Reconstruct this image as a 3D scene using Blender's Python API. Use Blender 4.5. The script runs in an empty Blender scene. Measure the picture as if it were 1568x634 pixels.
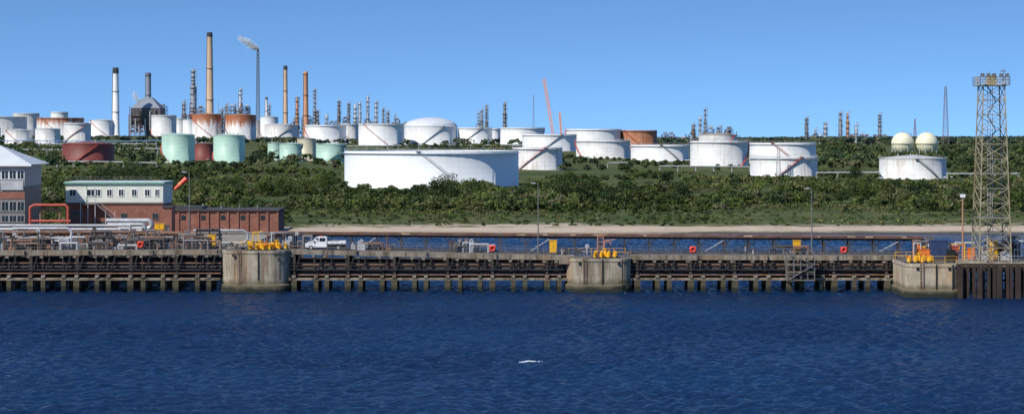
import bpy, math, random
import numpy as np
from mathutils import Vector
random.seed(7); rng=np.random.default_rng(11)
F=2910.0; CX=784.0; HZ=208.0; CH=25.0
def X(px,d): return (px-CX)/F*d
def Z(py,d): return CH-(py-HZ)/F*d
scene=bpy.context.scene
# ------------------------------------------------------------------ terrain
TY=[-1e5,470,485,497,560,860,1000,1300,1600,2000,2600,3500,6000,30000]
TZ=[-3,-3,-0.3,1.2,1.9,2.0,4.3,8.0,12.0,15.5,17.6,16.5,11,0]
def sm(k): k=np.clip(k,0,1); return k*k*(3-2*k)
def T(x,y):
    ye=y+95*sm((-48-x)/35)*sm((720-y)/200)
    z=np.interp(ye,TY,TZ)
    w=0.35*np.sin(x/37+y/51)+0.3*np.sin(x/19-y/67)
    return z+sm((y-1650)/600)*sm((-150-x)/250)*sm((5000-y)/2000)*7.0+w*sm((ye-510)/60)*(0.35+0.65*sm((y-860)/200))+sm((y-2300)/500)*2.2*np.sin(x/83+1)*np.sin(x/211)
# ------------------------------------------------------------------ materials
def newmat(name):
    m=bpy.data.materials.new(name); m.use_nodes=True
    nt=m.node_tree; b=nt.nodes['Principled BSDF']; return m,nt,b
def N(nt,t,**k):
    n=nt.nodes.new(t)
    for a,v in k.items(): setattr(n,a,v)
    return n
def L(nt,a,b): nt.links.new(a,b)
def mixc(nt,fac,a,b,bt='MIX'):
    n=N(nt,'ShaderNodeMix',data_type='RGBA',blend_type=bt)
    for s,v in ((n.inputs[0],fac),(n.inputs[6],a),(n.inputs[7],b)):
        if hasattr(v,'is_output'): L(nt,v,s)
        elif isinstance(v,(tuple,list)): s.default_value=(v[0],v[1],v[2],1)
        else: s.default_value=v
    return n.outputs[2]
def mth(nt,op,a,b=None,c=None):
    n=N(nt,'ShaderNodeMath',operation=op)
    for i,v in enumerate((a,b,c)):
        if v is None: continue
        if hasattr(v,'is_output'): L(nt,v,n.inputs[i])
        else: n.inputs[i].default_value=v
    return n.outputs[0]
def noise(nt,vec,scale,detail=4,rough=0.55,dist=0):
    n=N(nt,'ShaderNodeTexNoise'); n.inputs['Scale'].default_value=scale
    n.inputs['Detail'].default_value=detail; n.inputs['Roughness'].default_value=rough
    n.inputs['Distortion'].default_value=dist
    if vec is not None: L(nt,vec,n.inputs['Vector'])
    return n.outputs['Fac']
def ramp(nt,fac,lo,hi):
    n=N(nt,'ShaderNodeMapRange'); L(nt,fac,n.inputs[0]); n.inputs[1].default_value=lo; n.inputs[2].default_value=hi
    return n.outputs[0]
def objvec(nt,sc=(1,1,1)):
    tc=N(nt,'ShaderNodeTexCoord'); oi=N(nt,'ShaderNodeObjectInfo')
    mp=N(nt,'ShaderNodeMapping'); L(nt,tc.outputs['Object'],mp.inputs[0]); mp.inputs['Scale'].default_value=sc
    r=mth(nt,'MULTIPLY',oi.outputs['Random'],97.0)
    L(nt,r,mp.inputs['Location'])
    return mp.outputs[0],tc
M={}
def paint(name,col,rough=0.55,var=0.25,scale=0.6,streak=0.0,scol=(0.2,0.08,0.03),metal=0.0,dirt=0.0,seam=0.0,topb=None):
    m,nt,b=newmat(name)
    v,tc=objvec(nt)
    n1=noise(nt,v,scale,5)
    c=mixc(nt,ramp(nt,n1,0.3,0.7),tuple(x*(1-var) for x in col),tuple(min(x*(1+var*0.35),0.9) for x in col))
    sep=N(nt,'ShaderNodeSeparateXYZ'); L(nt,tc.outputs['Object'],sep.inputs[0])
    if seam>0:
        f=mth(nt,'FRACT',mth(nt,'DIVIDE',sep.outputs[2],2.4))
        s=mth(nt,'LESS_THAN',f,0.07)
        c=mixc(nt,mth(nt,'MULTIPLY',s,seam),c,tuple(x*0.55 for x in col))
    if streak>0:
        v2,_=objvec(nt,(1,1,0.07))
        n2=noise(nt,v2,0.55,6,0.7)
        n3=noise(nt,v,0.06,2)
        f=mth(nt,'MULTIPLY',ramp(nt,n2,0.5,0.72),mth(nt,'MULTIPLY',ramp(nt,n3,0.35,0.6),streak))
        c=mixc(nt,f,c,scol)
    if topb:
        v3,_=objvec(nt,(1,1,0.12))
        n4=noise(nt,v3,0.35,5,0.7)
        zz=mth(nt,'ADD',mth(nt,'DIVIDE',sep.outputs[2],topb[0]),mth(nt,'MULTIPLY',mth(nt,'SUBTRACT',n4,0.5),1.6))
        c=mixc(nt,ramp(nt,zz,0.62,0.95),c,topb[1])
    if dirt>0:
        n5=noise(nt,v,scale*5,6,0.7)
        c=mixc(nt,mth(nt,'MULTIPLY',ramp(nt,n5,0.5,0.75),dirt),c,tuple(x*0.35 for x in col))
    L(nt,c,b.inputs['Base Color']); b.inputs['Roughness'].default_value=rough; b.inputs['Metallic'].default_value=metal
    M[name]=m; return m
paint('tank_white',(0.74,0.745,0.74),0.5,0.12,0.15,0.5,(0.40,0.32,0.24),seam=0.35,dirt=0.16)
paint('tank_white2',(0.68,0.68,0.66),0.55,0.17,0.15,0.9,(0.34,0.22,0.14),seam=0.45,dirt=0.28)
paint('tank_cleanwhite',(0.76,0.78,0.79),0.45,0.07,0.1,0.25,(0.45,0.42,0.38),seam=0.28,dirt=.07)
paint('tank_rusttop',(0.70,0.69,0.67),0.5,0.15,0.15,0.8,(0.33,0.14,0.06),seam=0.3,topb=(22.0,(0.36,0.12,0.045)))
paint('tank_rust',(0.36,0.14,0.065),0.7,0.4,0.12,0.6,(0.6,0.55,0.5),seam=0.3)
paint('tank_green',(0.40,0.60,0.49),0.5,0.15,0.15,0.5,(0.6,0.66,0.6),seam=0.4,dirt=0.15)
paint('tank_cream',(0.56,0.52,0.37),0.5,0.2,0.15,0.6,(0.25,0.17,0.08),seam=0.4)
paint('tank_maroon',(0.20,0.045,0.035),0.6,0.35,0.15,0.5,(0.07,0.02,0.02),seam=0.4)
paint('roof_grey',(0.5,0.5,0.48),0.6,0.2,0.2,dirt=0.3)
paint('roof_tan',(0.33,0.28,0.22),0.6,0.2,0.2,dirt=0.3)
paint('sphere_cream',(0.78,0.73,0.52),0.4,0.08,0.2,0.3,(0.45,0.38,0.25))
paint('red_paint',(0.46,0.08,0.05),0.5,0.25,0.5)
paint('orange_paint',(0.78,0.20,0.03),0.45,0.2,0.8,dirt=0.2)
paint('crane_orange',(0.85,0.34,0.13),0.45,0.1,0.8)
paint('yellow_paint',(0.82,0.43,0.015),0.4,0.2,0.8,0.35,dirt=0.3)
paint('steel_dark',(0.060,0.055,0.055),0.6,0.4,0.8,0.5,(0.14,0.07,0.04))
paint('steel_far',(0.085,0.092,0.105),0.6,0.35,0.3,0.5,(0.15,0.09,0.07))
paint('steel_black',(0.016,0.014,0.012),0.6,0.4,0.8,0.5,(0.08,0.04,0.02))
paint('steel_grey',(0.20,0.195,0.19),0.5,0.3,0.8,0.6,(0.15,0.08,0.045),metal=0.2)
paint('steel_light',(0.46,0.465,0.47),0.4,0.2,0.6,0.5,(0.22,0.14,0.09),metal=0.1)
paint('pipe_silver',(0.56,0.56,0.56),0.35,0.25,0.7,0.6,(0.26,0.17,0.11),metal=0.3,dirt=0.3)
paint('pipe_rusty',(0.22,0.11,0.065),0.7,0.5,0.6,0.5,(0.35,0.3,0.27))
paint('pipe_blue',(0.14,0.30,0.58),0.5,0.2,0.5)
paint('tower_paint',(0.36,0.31,0.20),0.6,0.35,0.7,0.7,(0.22,0.10,0.04),dirt=0.3)
paint('mast_red',(0.27,0.14,0.12),0.6,0.3,0.2)
paint('chimney_tan',(0.56,0.39,0.26),0.8,0.15,0.1,0.3,(0.35,0.2,0.12))
paint('chimney_orange',(0.48,0.23,0.13),0.8,0.2,0.1,0.3,(0.3,0.15,0.08))
paint('chimney_white',(0.76,0.76,0.75),0.6,0.1,0.1,0.3,(0.5,0.45,0.4))
paint('chimney_grey',(0.24,0.26,0.30),0.6,0.2,0.1)
paint('soot_black',(0.03,0.032,0.038),0.8,0.2,0.3)
paint('white_paint',(0.80,0.80,0.80),0.35,0.06,0.8,dirt=0.06)
paint('building_white',(0.68,0.69,0.61),0.6,0.1,0.4,0.5,(0.4,0.36,0.28),dirt=0.18)
paint('office_cladding',(0.36,0.35,0.34),0.6,0.2,0.4,0.4,(0.2,0.18,0.16),dirt=0.2)
paint('building_grey',(0.16,0.15,0.14),0.6,0.2,0.4,0.3,(0.12,0.11,0.1))
paint('roof_light',(0.62,0.64,0.66),0.5,0.12,0.3,dirt=0.2)
paint('trim_green',(0.10,0.30,0.20),0.5,0.2,0.5)
paint('roof_dark',(0.06,0.055,0.055),0.8,0.3,0.5)
paint('rubber',(0.02,0.02,0.02),0.8,0.2,2)
paint('timber_dark',(0.045,0.030,0.022),0.85,0.5,0.5,0.7,(0.13,0.10,0.08),dirt=0.4)
paint('navy_paint',(0.03,0.05,0.12),0.5,0.2,0.8)
paint('lifebuoy_red',(0.80,0.07,0.03),0.4,0.1)
paint('bark',(0.07,0.05,0.035),0.9,0.4,2)
paint('foam_white',(0.7,0.75,0.8),0.8,0.1,2)
paint('gravel',(0.28,0.25,0.20),0.95,0.3,0.3,dirt=0.4)
m,nt,b=newmat('window_glass'); b.inputs['Base Color'].default_value=(0.02,0.03,0.04,1); b.inputs['Roughness'].default_value=0.08
M['window_glass']=m
m,nt,b=newmat('steam'); b.inputs['Base Color'].default_value=(.95,.95,.95,1); b.inputs['Roughness'].default_value=1; b.inputs['Specular IOR Level'].default_value=0
tr=N(nt,'ShaderNodeBsdfTranslucent'); tr.inputs[0].default_value=(.95,.95,.95,1); mx=N(nt,'ShaderNodeMixShader'); mx.inputs[0].default_value=.5; tp=N(nt,'ShaderNodeBsdfTransparent'); mx2=N(nt,'ShaderNodeMixShader'); mx2.inputs[0].default_value=.26
L(nt,b.outputs[0],mx.inputs[1]); L(nt,tr.outputs[0],mx.inputs[2]); L(nt,tp.outputs[0],mx2.inputs[1]); L(nt,mx.outputs[0],mx2.inputs[2]); L(nt,mx2.outputs[0],nt.nodes['Material Output'].inputs[0]); M['steam']=m
def brickmat(name,col,mort):
    m,nt,b=newmat(name); tc=N(nt,'ShaderNodeTexCoord')
    sp=N(nt,'ShaderNodeSeparateXYZ'); L(nt,tc.outputs['Object'],sp.inputs[0])
    cb=N(nt,'ShaderNodeCombineXYZ'); L(nt,mth(nt,'ADD',sp.outputs[0],sp.outputs[1]),cb.inputs[0]); L(nt,sp.outputs[2],cb.inputs[1])
    br=N(nt,'ShaderNodeTexBrick'); L(nt,cb.outputs[0],br.inputs['Vector']); br.inputs['Scale'].default_value=1.0
    br.inputs['Brick Width'].default_value=0.45; br.inputs['Row Height'].default_value=0.15; br.inputs['Mortar Size'].default_value=0.012
    br.inputs['Color1'].default_value=(*col,1); br.inputs['Color2'].default_value=(col[0]*0.6,col[1]*0.6,col[2]*0.6,1); br.inputs['Mortar'].default_value=(*mort,1)
    n=noise(nt,tc.outputs['Object'],0.5,6,0.7)
    c=mixc(nt,ramp(nt,n,0.35,0.75),br.outputs['Color'],tuple(x*0.5 for x in col))
    L(nt,c,b.inputs['Base Color']); b.inputs['Roughness'].default_value=0.9; M[name]=m
brickmat('brick_red',(0.33,0.11,0.07),(0.3,0.24,0.2))
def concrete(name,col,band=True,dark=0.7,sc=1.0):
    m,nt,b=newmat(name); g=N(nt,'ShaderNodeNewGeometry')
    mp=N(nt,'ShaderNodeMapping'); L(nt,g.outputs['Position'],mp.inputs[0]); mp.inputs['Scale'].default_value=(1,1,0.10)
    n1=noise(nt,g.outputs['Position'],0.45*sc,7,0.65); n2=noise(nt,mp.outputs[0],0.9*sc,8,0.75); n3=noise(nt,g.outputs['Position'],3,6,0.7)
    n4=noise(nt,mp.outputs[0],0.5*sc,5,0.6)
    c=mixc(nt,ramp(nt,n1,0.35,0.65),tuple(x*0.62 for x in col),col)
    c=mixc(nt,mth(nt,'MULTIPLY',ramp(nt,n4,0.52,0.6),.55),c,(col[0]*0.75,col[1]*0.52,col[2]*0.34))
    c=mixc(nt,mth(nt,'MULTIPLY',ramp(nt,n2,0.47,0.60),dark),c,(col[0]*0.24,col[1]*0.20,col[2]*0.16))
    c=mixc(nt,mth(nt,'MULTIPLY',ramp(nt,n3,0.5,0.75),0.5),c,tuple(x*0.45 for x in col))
    if band:
        sp=N(nt,'ShaderNodeSeparateXYZ'); L(nt,g.outputs['Position'],sp.inputs[0])
        zz=mth(nt,'ADD',sp.outputs[2],mth(nt,'MULTIPLY',mth(nt,'SUBTRACT',n1,0.5),1.8))
        f=ramp(nt,zz,2.3,1.5)
        c=mixc(nt,mth(nt,'MULTIPLY',f,0.85),c,(0.085,0.072,0.038))
        f=ramp(nt,zz,1.2,0.7)
        c=mixc(nt,mth(nt,'MULTIPLY',f,0.95),c,(0.012,0.016,0.010))
    L(nt,c,b.inputs['Base Color']); b.inputs['Roughness'].default_value=0.9
    bp=N(nt,'ShaderNodeBump'); bp.inputs['Strength'].default_value=0.6; bp.inputs['Distance'].default_value=0.12; L(nt,n3,bp.inputs['Height']); L(nt,bp.outputs[0],b.inputs['Normal'])
    M[name]=m
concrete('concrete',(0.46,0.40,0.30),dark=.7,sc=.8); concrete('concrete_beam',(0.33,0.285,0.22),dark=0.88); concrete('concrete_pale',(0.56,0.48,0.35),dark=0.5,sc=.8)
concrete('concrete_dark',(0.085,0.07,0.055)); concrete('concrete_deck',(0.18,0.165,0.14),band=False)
def foliagemat(name):
    m,nt,b=newmat(name); a=N(nt,'ShaderNodeVertexColor',layer_name='tint')
    L(nt,a.outputs['Color'],b.inputs['Base Color']); b.inputs['Roughness'].default_value=0.8
    b.inputs['Specular IOR Level'].default_value=0.15
    tr=N(nt,'ShaderNodeBsdfTranslucent'); L(nt,a.outputs['Color'],tr.inputs[0])
    mx=N(nt,'ShaderNodeMixShader'); mx.inputs[0].default_value=0.25
    L(nt,b.outputs[0],mx.inputs[1]); L(nt,tr.outputs[0],mx.inputs[2]); L(nt,mx.outputs[0],nt.nodes['Material Output'].inputs[0])
    M[name]=m
foliagemat('foliage')
# ------------------------------------------------------------------ mesh builder
class MB:
    def __init__(s): s.v=[];s.f=[];s.m=[];s.sm=[];s.mats=[]
    def mi(s,n):
        if n not in s.mats: s.mats.append(n)
        return s.mats.index(n)
    def add(s,vs,fs,mat,smooth=False):
        o=len(s.v); k=s.mi(mat); s.v.extend([tuple(v) for v in vs])
        for f in fs: s.f.append(tuple(i+o for i in f)); s.m.append(k); s.sm.append(smooth)
    def box(s,c,sz,mat,rz=0.0):
        cx,cy,cz=c; a,b_,h=sz[0]/2,sz[1]/2,sz[2]/2; co,si=math.cos(rz),math.sin(rz)
        vs=[]
        for z in (-h,h):
            for x,y in ((-a,-b_),(a,-b_),(a,b_),(-a,b_)): vs.append((cx+x*co-y*si,cy+x*si+y*co,cz+z))
        s.add(vs,[(3,2,1,0),(4,5,6,7),(0,1,5,4),(1,2,6,5),(2,3,7,6),(3,0,4,7)],mat)
    def b0(s,x0,x1,y0,y1,z0,z1,mat): s.box(((x0+x1)/2,(y0+y1)/2,(z0+z1)/2),(x1-x0,y1-y0,z1-z0),mat)
    def beam(s,p0,p1,w,h,mat):
        p0=Vector(p0);p1=Vector(p1);d=(p1-p0)
        if d.length<1e-6: return
        d.normalize(); up=Vector((0,0,1)) if abs(d.z)<0.95 else Vector((0,1,0))
        sd=d.cross(up).normalized()*w/2; u=sd.cross(d).normalized()*h/2
        vs=[p+a*sd+b_*u for p in (p0,p1) for a,b_ in ((-1,-1),(1,-1),(1,1),(-1,1))]
        s.add(vs,[(3,2,1,0),(4,5,6,7),(0,1,5,4),(1,2,6,5),(2,3,7,6),(3,0,4,7)],mat)
    def cyl(s,p0,p1,r0,r1,mat,n=12,caps=True):
        p0=Vector(p0);p1=Vector(p1);d=(p1-p0).normalized(); up=Vector((0,0,1)) if abs(d.z)<0.95 else Vector((0,1,0))
        a=d.cross(up).normalized(); b_=a.cross(d).normalized()
        vs=[]
        for p,r in ((p0,r0),(p1,r1)):
            for i in range(n):
                t=2*math.pi*i/n; vs.append(p+a*math.cos(t)*r+b_*math.sin(t)*r)
        s.add(vs,[(i,(i+1)%n,n+(i+1)%n,n+i) for i in range(n)],mat,True)
        if caps: s.add(vs[:n],[tuple(range(n))[::-1]],mat); s.add(vs[n:],[tuple(range(n))],mat)
    def lathe(s,prof,c,mat,n=32,a0=0,a1=2*math.pi,smooth=True):
        full=abs(a1-a0-2*math.pi)<1e-6; k=n if full else n+1; vs=[]
        for r,z in prof:
            for i in range(k):
                t=a0+(a1-a0)*i/n; vs.append((c[0]+r*math.cos(t),c[1]+r*math.sin(t),c[2]+z))
        fs=[]
        for j in range(len(prof)-1):
            for i in range(n):
                i2=(i+1)%k; fs.append((j*k+i,j*k+i2,(j+1)*k+i2,(j+1)*k+i))
        s.add(vs,fs,mat,smooth)
    def path(s,pts,r,mat,n=10):
        for a,b_ in zip(pts[:-1],pts[1:]): s.cyl(a,b_,r,r,mat,n)
        for p in pts[1:-1]: s.ball(p,r*1.02,mat,8)
    def ball(s,c,r,mat,n=16,sz=1.0):
        h=max(n//2,4); prof=[(r*math.sin(math.pi*i/h),-r*sz*math.cos(math.pi*i/h)) for i in range(h+1)]
        s.lathe(prof,c,mat,n)
    def obj(s,name,loc=None,parent=None):
        if loc is None: loc=(0,0,0)
        me=bpy.data.meshes.new(name); lv=Vector(loc)
        me.from_pydata([(v[0]-lv.x,v[1]-lv.y,v[2]-lv.z) for v in s.v],[],s.f)
        for n in s.mats: me.materials.append(M[n])
        me.polygons.foreach_set('material_index',s.m); me.polygons.foreach_set('use_smooth',s.sm); me.update()
        o=bpy.data.objects.new(name,me); o.location=loc; scene.collection.objects.link(o)
        if parent: o.parent=parent; o.matrix_parent_inverse=parent.matrix_world.inverted(); 
        return o
def empty(name,loc=(0,0,0)):
    e=bpy.data.objects.new(name,None); e.location=loc; scene.collection.objects.link(e); bpy.context.view_layer.update(); return e
# ------------------------------------------------------------------ terrain mesh
def gridmesh(name,xs,ys,zf,mat,smooth=True):
    XX,YY=np.meshgrid(xs,ys); ZZ=zf(XX,YY); nx,ny=len(xs),len(ys)
    co=np.stack([XX.ravel(),YY.ravel(),ZZ.ravel()],1)
    i=np.arange(nx-1)[None,:]+np.arange(ny-1)[:,None]*nx; i=i.ravel()
    fc=np.stack([i,i+1,i+1+nx,i+nx],1)
    me=bpy.data.meshes.new(name); me.from_pydata(co,[],fc); me.materials.append(mat)
    me.polygons.foreach_set('use_smooth',[smooth]*len(me.polygons))
    o=bpy.data.objects.new(name,me); scene.collection.objects.link(o); return o
m,nt,b=newmat('ground'); g=N(nt,'ShaderNodeNewGeometry'); sp=N(nt,'ShaderNodeSeparateXYZ'); L(nt,g.outputs['Position'],sp.inputs[0])
P=g.outputs['Position']
mpp=N(nt,'ShaderNodeMapping'); L(nt,P,mpp.inputs[0]); mpp.inputs['Scale'].default_value=(0.3,1,1)
n1=noise(nt,mpp.outputs[0],0.05,6,0.65); n2=noise(nt,mpp.outputs[0],0.35,7,0.7); n3=noise(nt,P,1.6,5,0.7)
gr=mixc(nt,ramp(nt,n1,0.42,0.58),(0.045,0.07,0.02),(0.135,0.135,0.055))
gr=mixc(nt,mth(nt,'MULTIPLY',ramp(nt,n2,0.44,0.55),0.8),gr,(0.04,0.062,0.018))
gr=mixc(nt,mth(nt,'MULTIPLY',ramp(nt,n3,0.5,0.7),0.4),gr,(0.16,0.15,0.07))
sand=mixc(nt,ramp(nt,n2,0.35,0.7),(0.54,0.44,0.33),(0.36,0.29,0.21)); sand=mixc(nt,mth(nt,'MULTIPLY',ramp(nt,n3,0.5,0.7),0.6),sand,(0.2,0.16,0.12))
zz=mth(nt,'ADD',sp.outputs[2],mth(nt,'MULTIPLY',mth(nt,'SUBTRACT',n2,0.5),.9))
zz=mth(nt,'ADD',zz,mth(nt,'MULTIPLY',mth(nt,'SUBTRACT',n1,0.5),1.0))
c=mixc(nt,ramp(nt,zz,1.20,1.32),sand,gr)
c=mixc(nt,ramp(nt,zz,0.35,0.1),c,(0.10,0.085,0.06))
L(nt,c,b.inputs['Base Color']); b.inputs['Roughness'].default_value=0.95; b.inputs['Specular IOR Level'].default_value=0.1
M['ground']=m
xs=np.unique(np.concatenate([np.linspace(-20000,-900,10),np.linspace(-900,-200,70),np.linspace(-200,200,134),np.linspace(200,900,70),np.linspace(900,20000,10)]))
ys=np.unique(np.concatenate([np.linspace(340,520,121),np.linspace(520,3600,309),np.geomspace(3600,30000,12)]))
gridmesh('terrain',xs,ys,lambda x,y:T(x,y),M['ground'])
# ------------------------------------------------------------------ water
m,nt,b=newmat('water'); g=N(nt,'ShaderNodeNewGeometry'); P=g.outputs['Position']
mpp=N(nt,'ShaderNodeMapping'); L(nt,P,mpp.inputs[0]); mpp.inputs['Scale'].default_value=(0.8,1,1); mpp.inputs['Rotation'].default_value=(0,0,0.15)
n1=noise(nt,mpp.outputs[0],1.3,8,0.68,0.4); n2=noise(nt,mpp.outputs[0],0.035,4,0.6)
c=mixc(nt,ramp(nt,n2,0.35,0.65),(0.001,0.015,0.060),(0.0015,0.026,0.086))
L(nt,c,b.inputs['Base Color']); b.inputs['Roughness'].default_value=0.12; b.inputs['IOR'].default_value=1.333
bp=N(nt,'ShaderNodeBump'); bp.inputs['Strength'].default_value=1.0; bp.inputs['Distance'].default_value=0.62; L(nt,n1,bp.inputs['Height']); L(nt,bp.outputs[0],b.inputs['Normal'])
M['water']=m
comps=[]
for i in range(64):
    lam=math.exp(random.uniform(math.log(0.8),math.log(4.2))); th=random.gauss(math.radians(-70),0.75)
    k=2*math.pi/lam; amp=0.0118*lam**0.85*random.uniform(0.5,1.3)
    comps.append((k*math.cos(th),k*math.sin(th),amp,random.uniform(0,6.28)))
def waterz(x,y):
    z=np.zeros_like(x)
    for kx,ky,a,p in comps:
        s=np.sin(kx*x+ky*y+p); z+=a*(s+0.25*s*s)
    fade=np.clip((110-np.abs(x))/15,0,1)*np.clip((y-130)/15,0,1)*np.clip((480-y)/20,0,1)
    gust=0.85+0.25*np.sin(x/23+np.sin(y/17))*np.sin(y/13+x/41)
    return z*fade*gust
xs=np.unique(np.concatenate([np.linspace(-20000,-115,12),np.arange(-112,112.1,0.3),np.linspace(115,20000,12)]))
ys=np.unique(np.concatenate([np.linspace(-3000,128,8),np.arange(130,326,0.3),np.arange(326.5,487,.9)]))
gridmesh('water',xs,ys,waterz,M['water'])
b=MB()
for i in range(70):
    t=rng.normal(); fx=1.9+t*.55; fy=209.3+t*.1+rng.normal()*.14; fz=float(waterz(np.array([fx]),np.array([fy]))[0])+.05; r_=rng.uniform(.03,.10)
    b.add([(fx-r_,fy-r_*.5,fz-.01),(fx+r_,fy-r_*.4,fz),(fx+r_*.8,fy+r_*.6,fz+.05),(fx-r_*.7,fy+r_*.5,fz+.04)],[(0,1,2,3)],'foam_white')
b.obj('foam_crest',(1.9,209.3,0))
# ------------------------------------------------------------------ tanks
discs=[]
def tank(p0,p1,top,d,mat,roof='open',rmat='roof_grey',stair=None,smat='steel_dark',dome=0,name='storage_tank',sw=.8):
    x=X((p0+p1)/2,d); r=(p1-p0)/F*d/2; z0=float(T(x,d))-0.4; z1=Z(top,d); h=z1-z0; c=(x,d,z0); discs.append((x,d,r))
    b=MB(); n=64 if r>12 else 40
    b.lathe([(r+0.5,0),(r+0.5,0.45),(r,0.5),(r,h)],c,mat,n)
    if roof=='open':
        b.lathe([(r,h),(r-0.15,h),(r-0.15,h*0.72)],c,mat,n,smooth=False); b.lathe([(r-0.15,h*0.72),(0.01,h*0.74)],c,rmat,n)
        b.lathe([(r+0.02,h-1.1),(r+0.8,h-1.05),(r+0.8,h-0.95),(r+0.02,h-0.9)],c,mat,n,smooth=False)
    elif roof=='cone': b.lathe([(r,h),(r+0.2,h),(r+0.2,h+0.15),(r*0.5,h+r*0.07),(0.01,h+r*0.12)],c,rmat,n)
    elif roof=='dome':
        b.lathe([(r+0.3,h-0.3),(r+0.3,h)]+[(r*math.cos(t)+0.001,h+dome*math.sin(t)) for t in np.linspace(0.0,math.pi/2,10)],c,rmat,n)
    for k in range(0,n,2):
        t=2*math.pi*k/n; xx=c[0]+(r+0.1)*math.cos(t); yy_=c[1]+(r+0.1)*math.sin(t)
        b.beam((xx,yy_,z1),(xx,yy_,z1+1.0),0.09,0.09,'steel_light')
    b.lathe([(r+0.14,h+0.95),(r+0.06,h+1.03)],c,'steel_light',n,smooth=False)
    a0=stair if stair is not None else random.choice([-2.4,-1.9,-1.2,-0.9]); span=h*1.25/r
    sg=random.choice([-1,1]); st=max(int(h/0.7),8)
    for k in range(st):
        t=a0+sg*span*k/st; t2=a0+sg*span*(k+1)/st; rr=r+sw/2+.15
        p=(c[0]+rr*math.cos(t),c[1]+rr*math.sin(t),z0+h*k/st); q=(c[0]+rr*math.cos(t2),c[1]+rr*math.sin(t2),z0+h*(k+1)/st)
        b.beam(p,q,sw,0.15,smat)
        b.beam((p[0],p[1],p[2]+1.1),(q[0],q[1],q[2]+1.1),0.07,0.1,smat); b.beam(p,(p[0],p[1],p[2]+1.1),0.07,0.07,smat)
    t=a0+sg*span; b.box((c[0]+(r+0.6)*math.cos(t),c[1]+(r+0.6)*math.sin(t),z1+0.05),(1.8,1.8,0.15),smat,t)
    t=a0-sg*0.25; dx,dy=math.cos(t),math.sin(t)
    b.cyl((c[0]+r*dx,c[1]+r*dy,z0+1.1),(c[0]+(r+5)*dx,c[1]+(r+5)*dy,z0+1.1),0.35,0.35,'pipe_silver',8)
    b.cyl((c[0]+(r-.1)*math.cos(t+.2),c[1]+(r-.1)*math.sin(t+.2),z0+1.4),(c[0]+(r+.4)*math.cos(t+.2),c[1]+(r+.4)*math.sin(t+.2),z0+1.4),0.5,0.5,'steel_grey',10)
    if roof!='open':
        for k in range(3):
            t=random.uniform(0,6.28); rr=r*random.uniform(0.1,0.6); zz=z1+(r*0.08 if roof=='cone' else dome*0.8)
            b.cyl((c[0]+rr*math.cos(t),c[1]+rr*math.sin(t),zz-1),(c[0]+rr*math.cos(t),c[1]+rr*math.sin(t),zz+1.1),0.3,0.3,'steel_light',8)
    return b.obj(name,c)
tank(528,794,231,860,'tank_cleanwhite',stair=-1.15,smat='steel_light',sw=.45)
W='tank_white';W2='tank_white2';RD='red_paint'
for a in [
 (248,298,207,1250,'tank_green','cone','tank_green'),(327,375,208,1240,'tank_green','cone','tank_green'),
 (410,432,220,1300,'tank_green','cone','tank_green'),(428,462,221,1250,'tank_green','cone','tank_green'),(455,484,213,1300,'tank_cream','cone','roof_tan'),
 (484,531,222,1220,'tank_green','cone','tank_green'),(96,174,221,1270,'tank_maroon','cone','tank_maroon'),(297,328,221,1290,'tank_maroon','cone','tank_maroon'),
 (-45,40,179,2300,W2,'open'),(-60,0,196,2100,W,'open'),(8,50,200,1900,W2,'cone'),(57,128,181,2250,'tank_rusttop','open'),(54,92,198,1900,W2,'cone'),(98,139,189,1950,W2,'open'),
 (137,175,185,2350,W,'cone'),(232,270,177,2300,W2,'open'),(266,285,181,2400,W2,'open'),(280,300,184,2350,W,'cone'),(20,60,174,2500,W2,'open'),(78,104,172,2600,W,'open'),
 (294,339,176,2150,'tank_rusttop','cone','tank_rust'),(345,392,177,2150,'tank_rusttop','cone','tank_rust'),(398,426,180,2350,W,'cone'),(405,456,192,2250,W2,'cone'),(385,402,186,2400,W2,'cone'),
 (467,530,192,1950,W,'open'),(549,619,190,1950,W,'open'),(520,549,190,2200,W2,'open'),(701,754,196,2000,W,'open'),(745,766,197,2250,W,'open'),(766,833,196,2000,W,'open'),
 (800,883,206,1600,W,'open'),(785,861,226,1100,W2,'open'),(867,951,198,1700,W,'open'),(882,965,215,1370,W2,'open'),(951,1006,200,1700,'tank_rust','open'),
 (966,1055,222,1300,W,'open'),(1070,1128,207,1500,W2,'cone','roof_tan'),(1057,1145,216,1150,W2,'open'),(1148,1249,219,1220,W,'open'),(1149,1251,240,1010,W2,'open'),
 (1347,1448,243,960,W2,'cone','roof_grey')]:
    tank(*a,smat=random.choice([RD,RD,'steel_dark','steel_grey']))
tank(619,700,194,2000,W,'dome','roof_light',dome=9.5)
for p in (1382,1419):
    d=1500; x=X(p,d); z0=float(T(x,d)); r=17.2/F*d; zc=Z(220,d); b=MB(); b.ball((x,d,zc),r,'sphere_cream',32)
    for k in range(10):
        t=k*math.pi/5; b.cyl((x+r*.93*math.cos(t),d+r*.93*math.sin(t),z0-.5),(x+r*.93*math.cos(t),d+r*.93*math.sin(t),zc+0.1),0.35,0.3,'steel_light',8)
    b.beam((x+r+0.6,d-2,z0),(x+0.5,d-2,zc+r),0.5,0.3,'steel_grey'); b.cyl((x,d,zc+r-0.2),(x,d,zc+r+1.2),0.5,0.5,'steel_light',8)
    b.lathe([(r+0.05,-0.3),(r+0.7,-0.3),(r+0.7,-0.15),(r+.05,-.15)],(x,d,zc),'steel_grey',32)
    b.obj('spherical_gas_tank',(x,d,z0)); discs.append((x,d,r))
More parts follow.
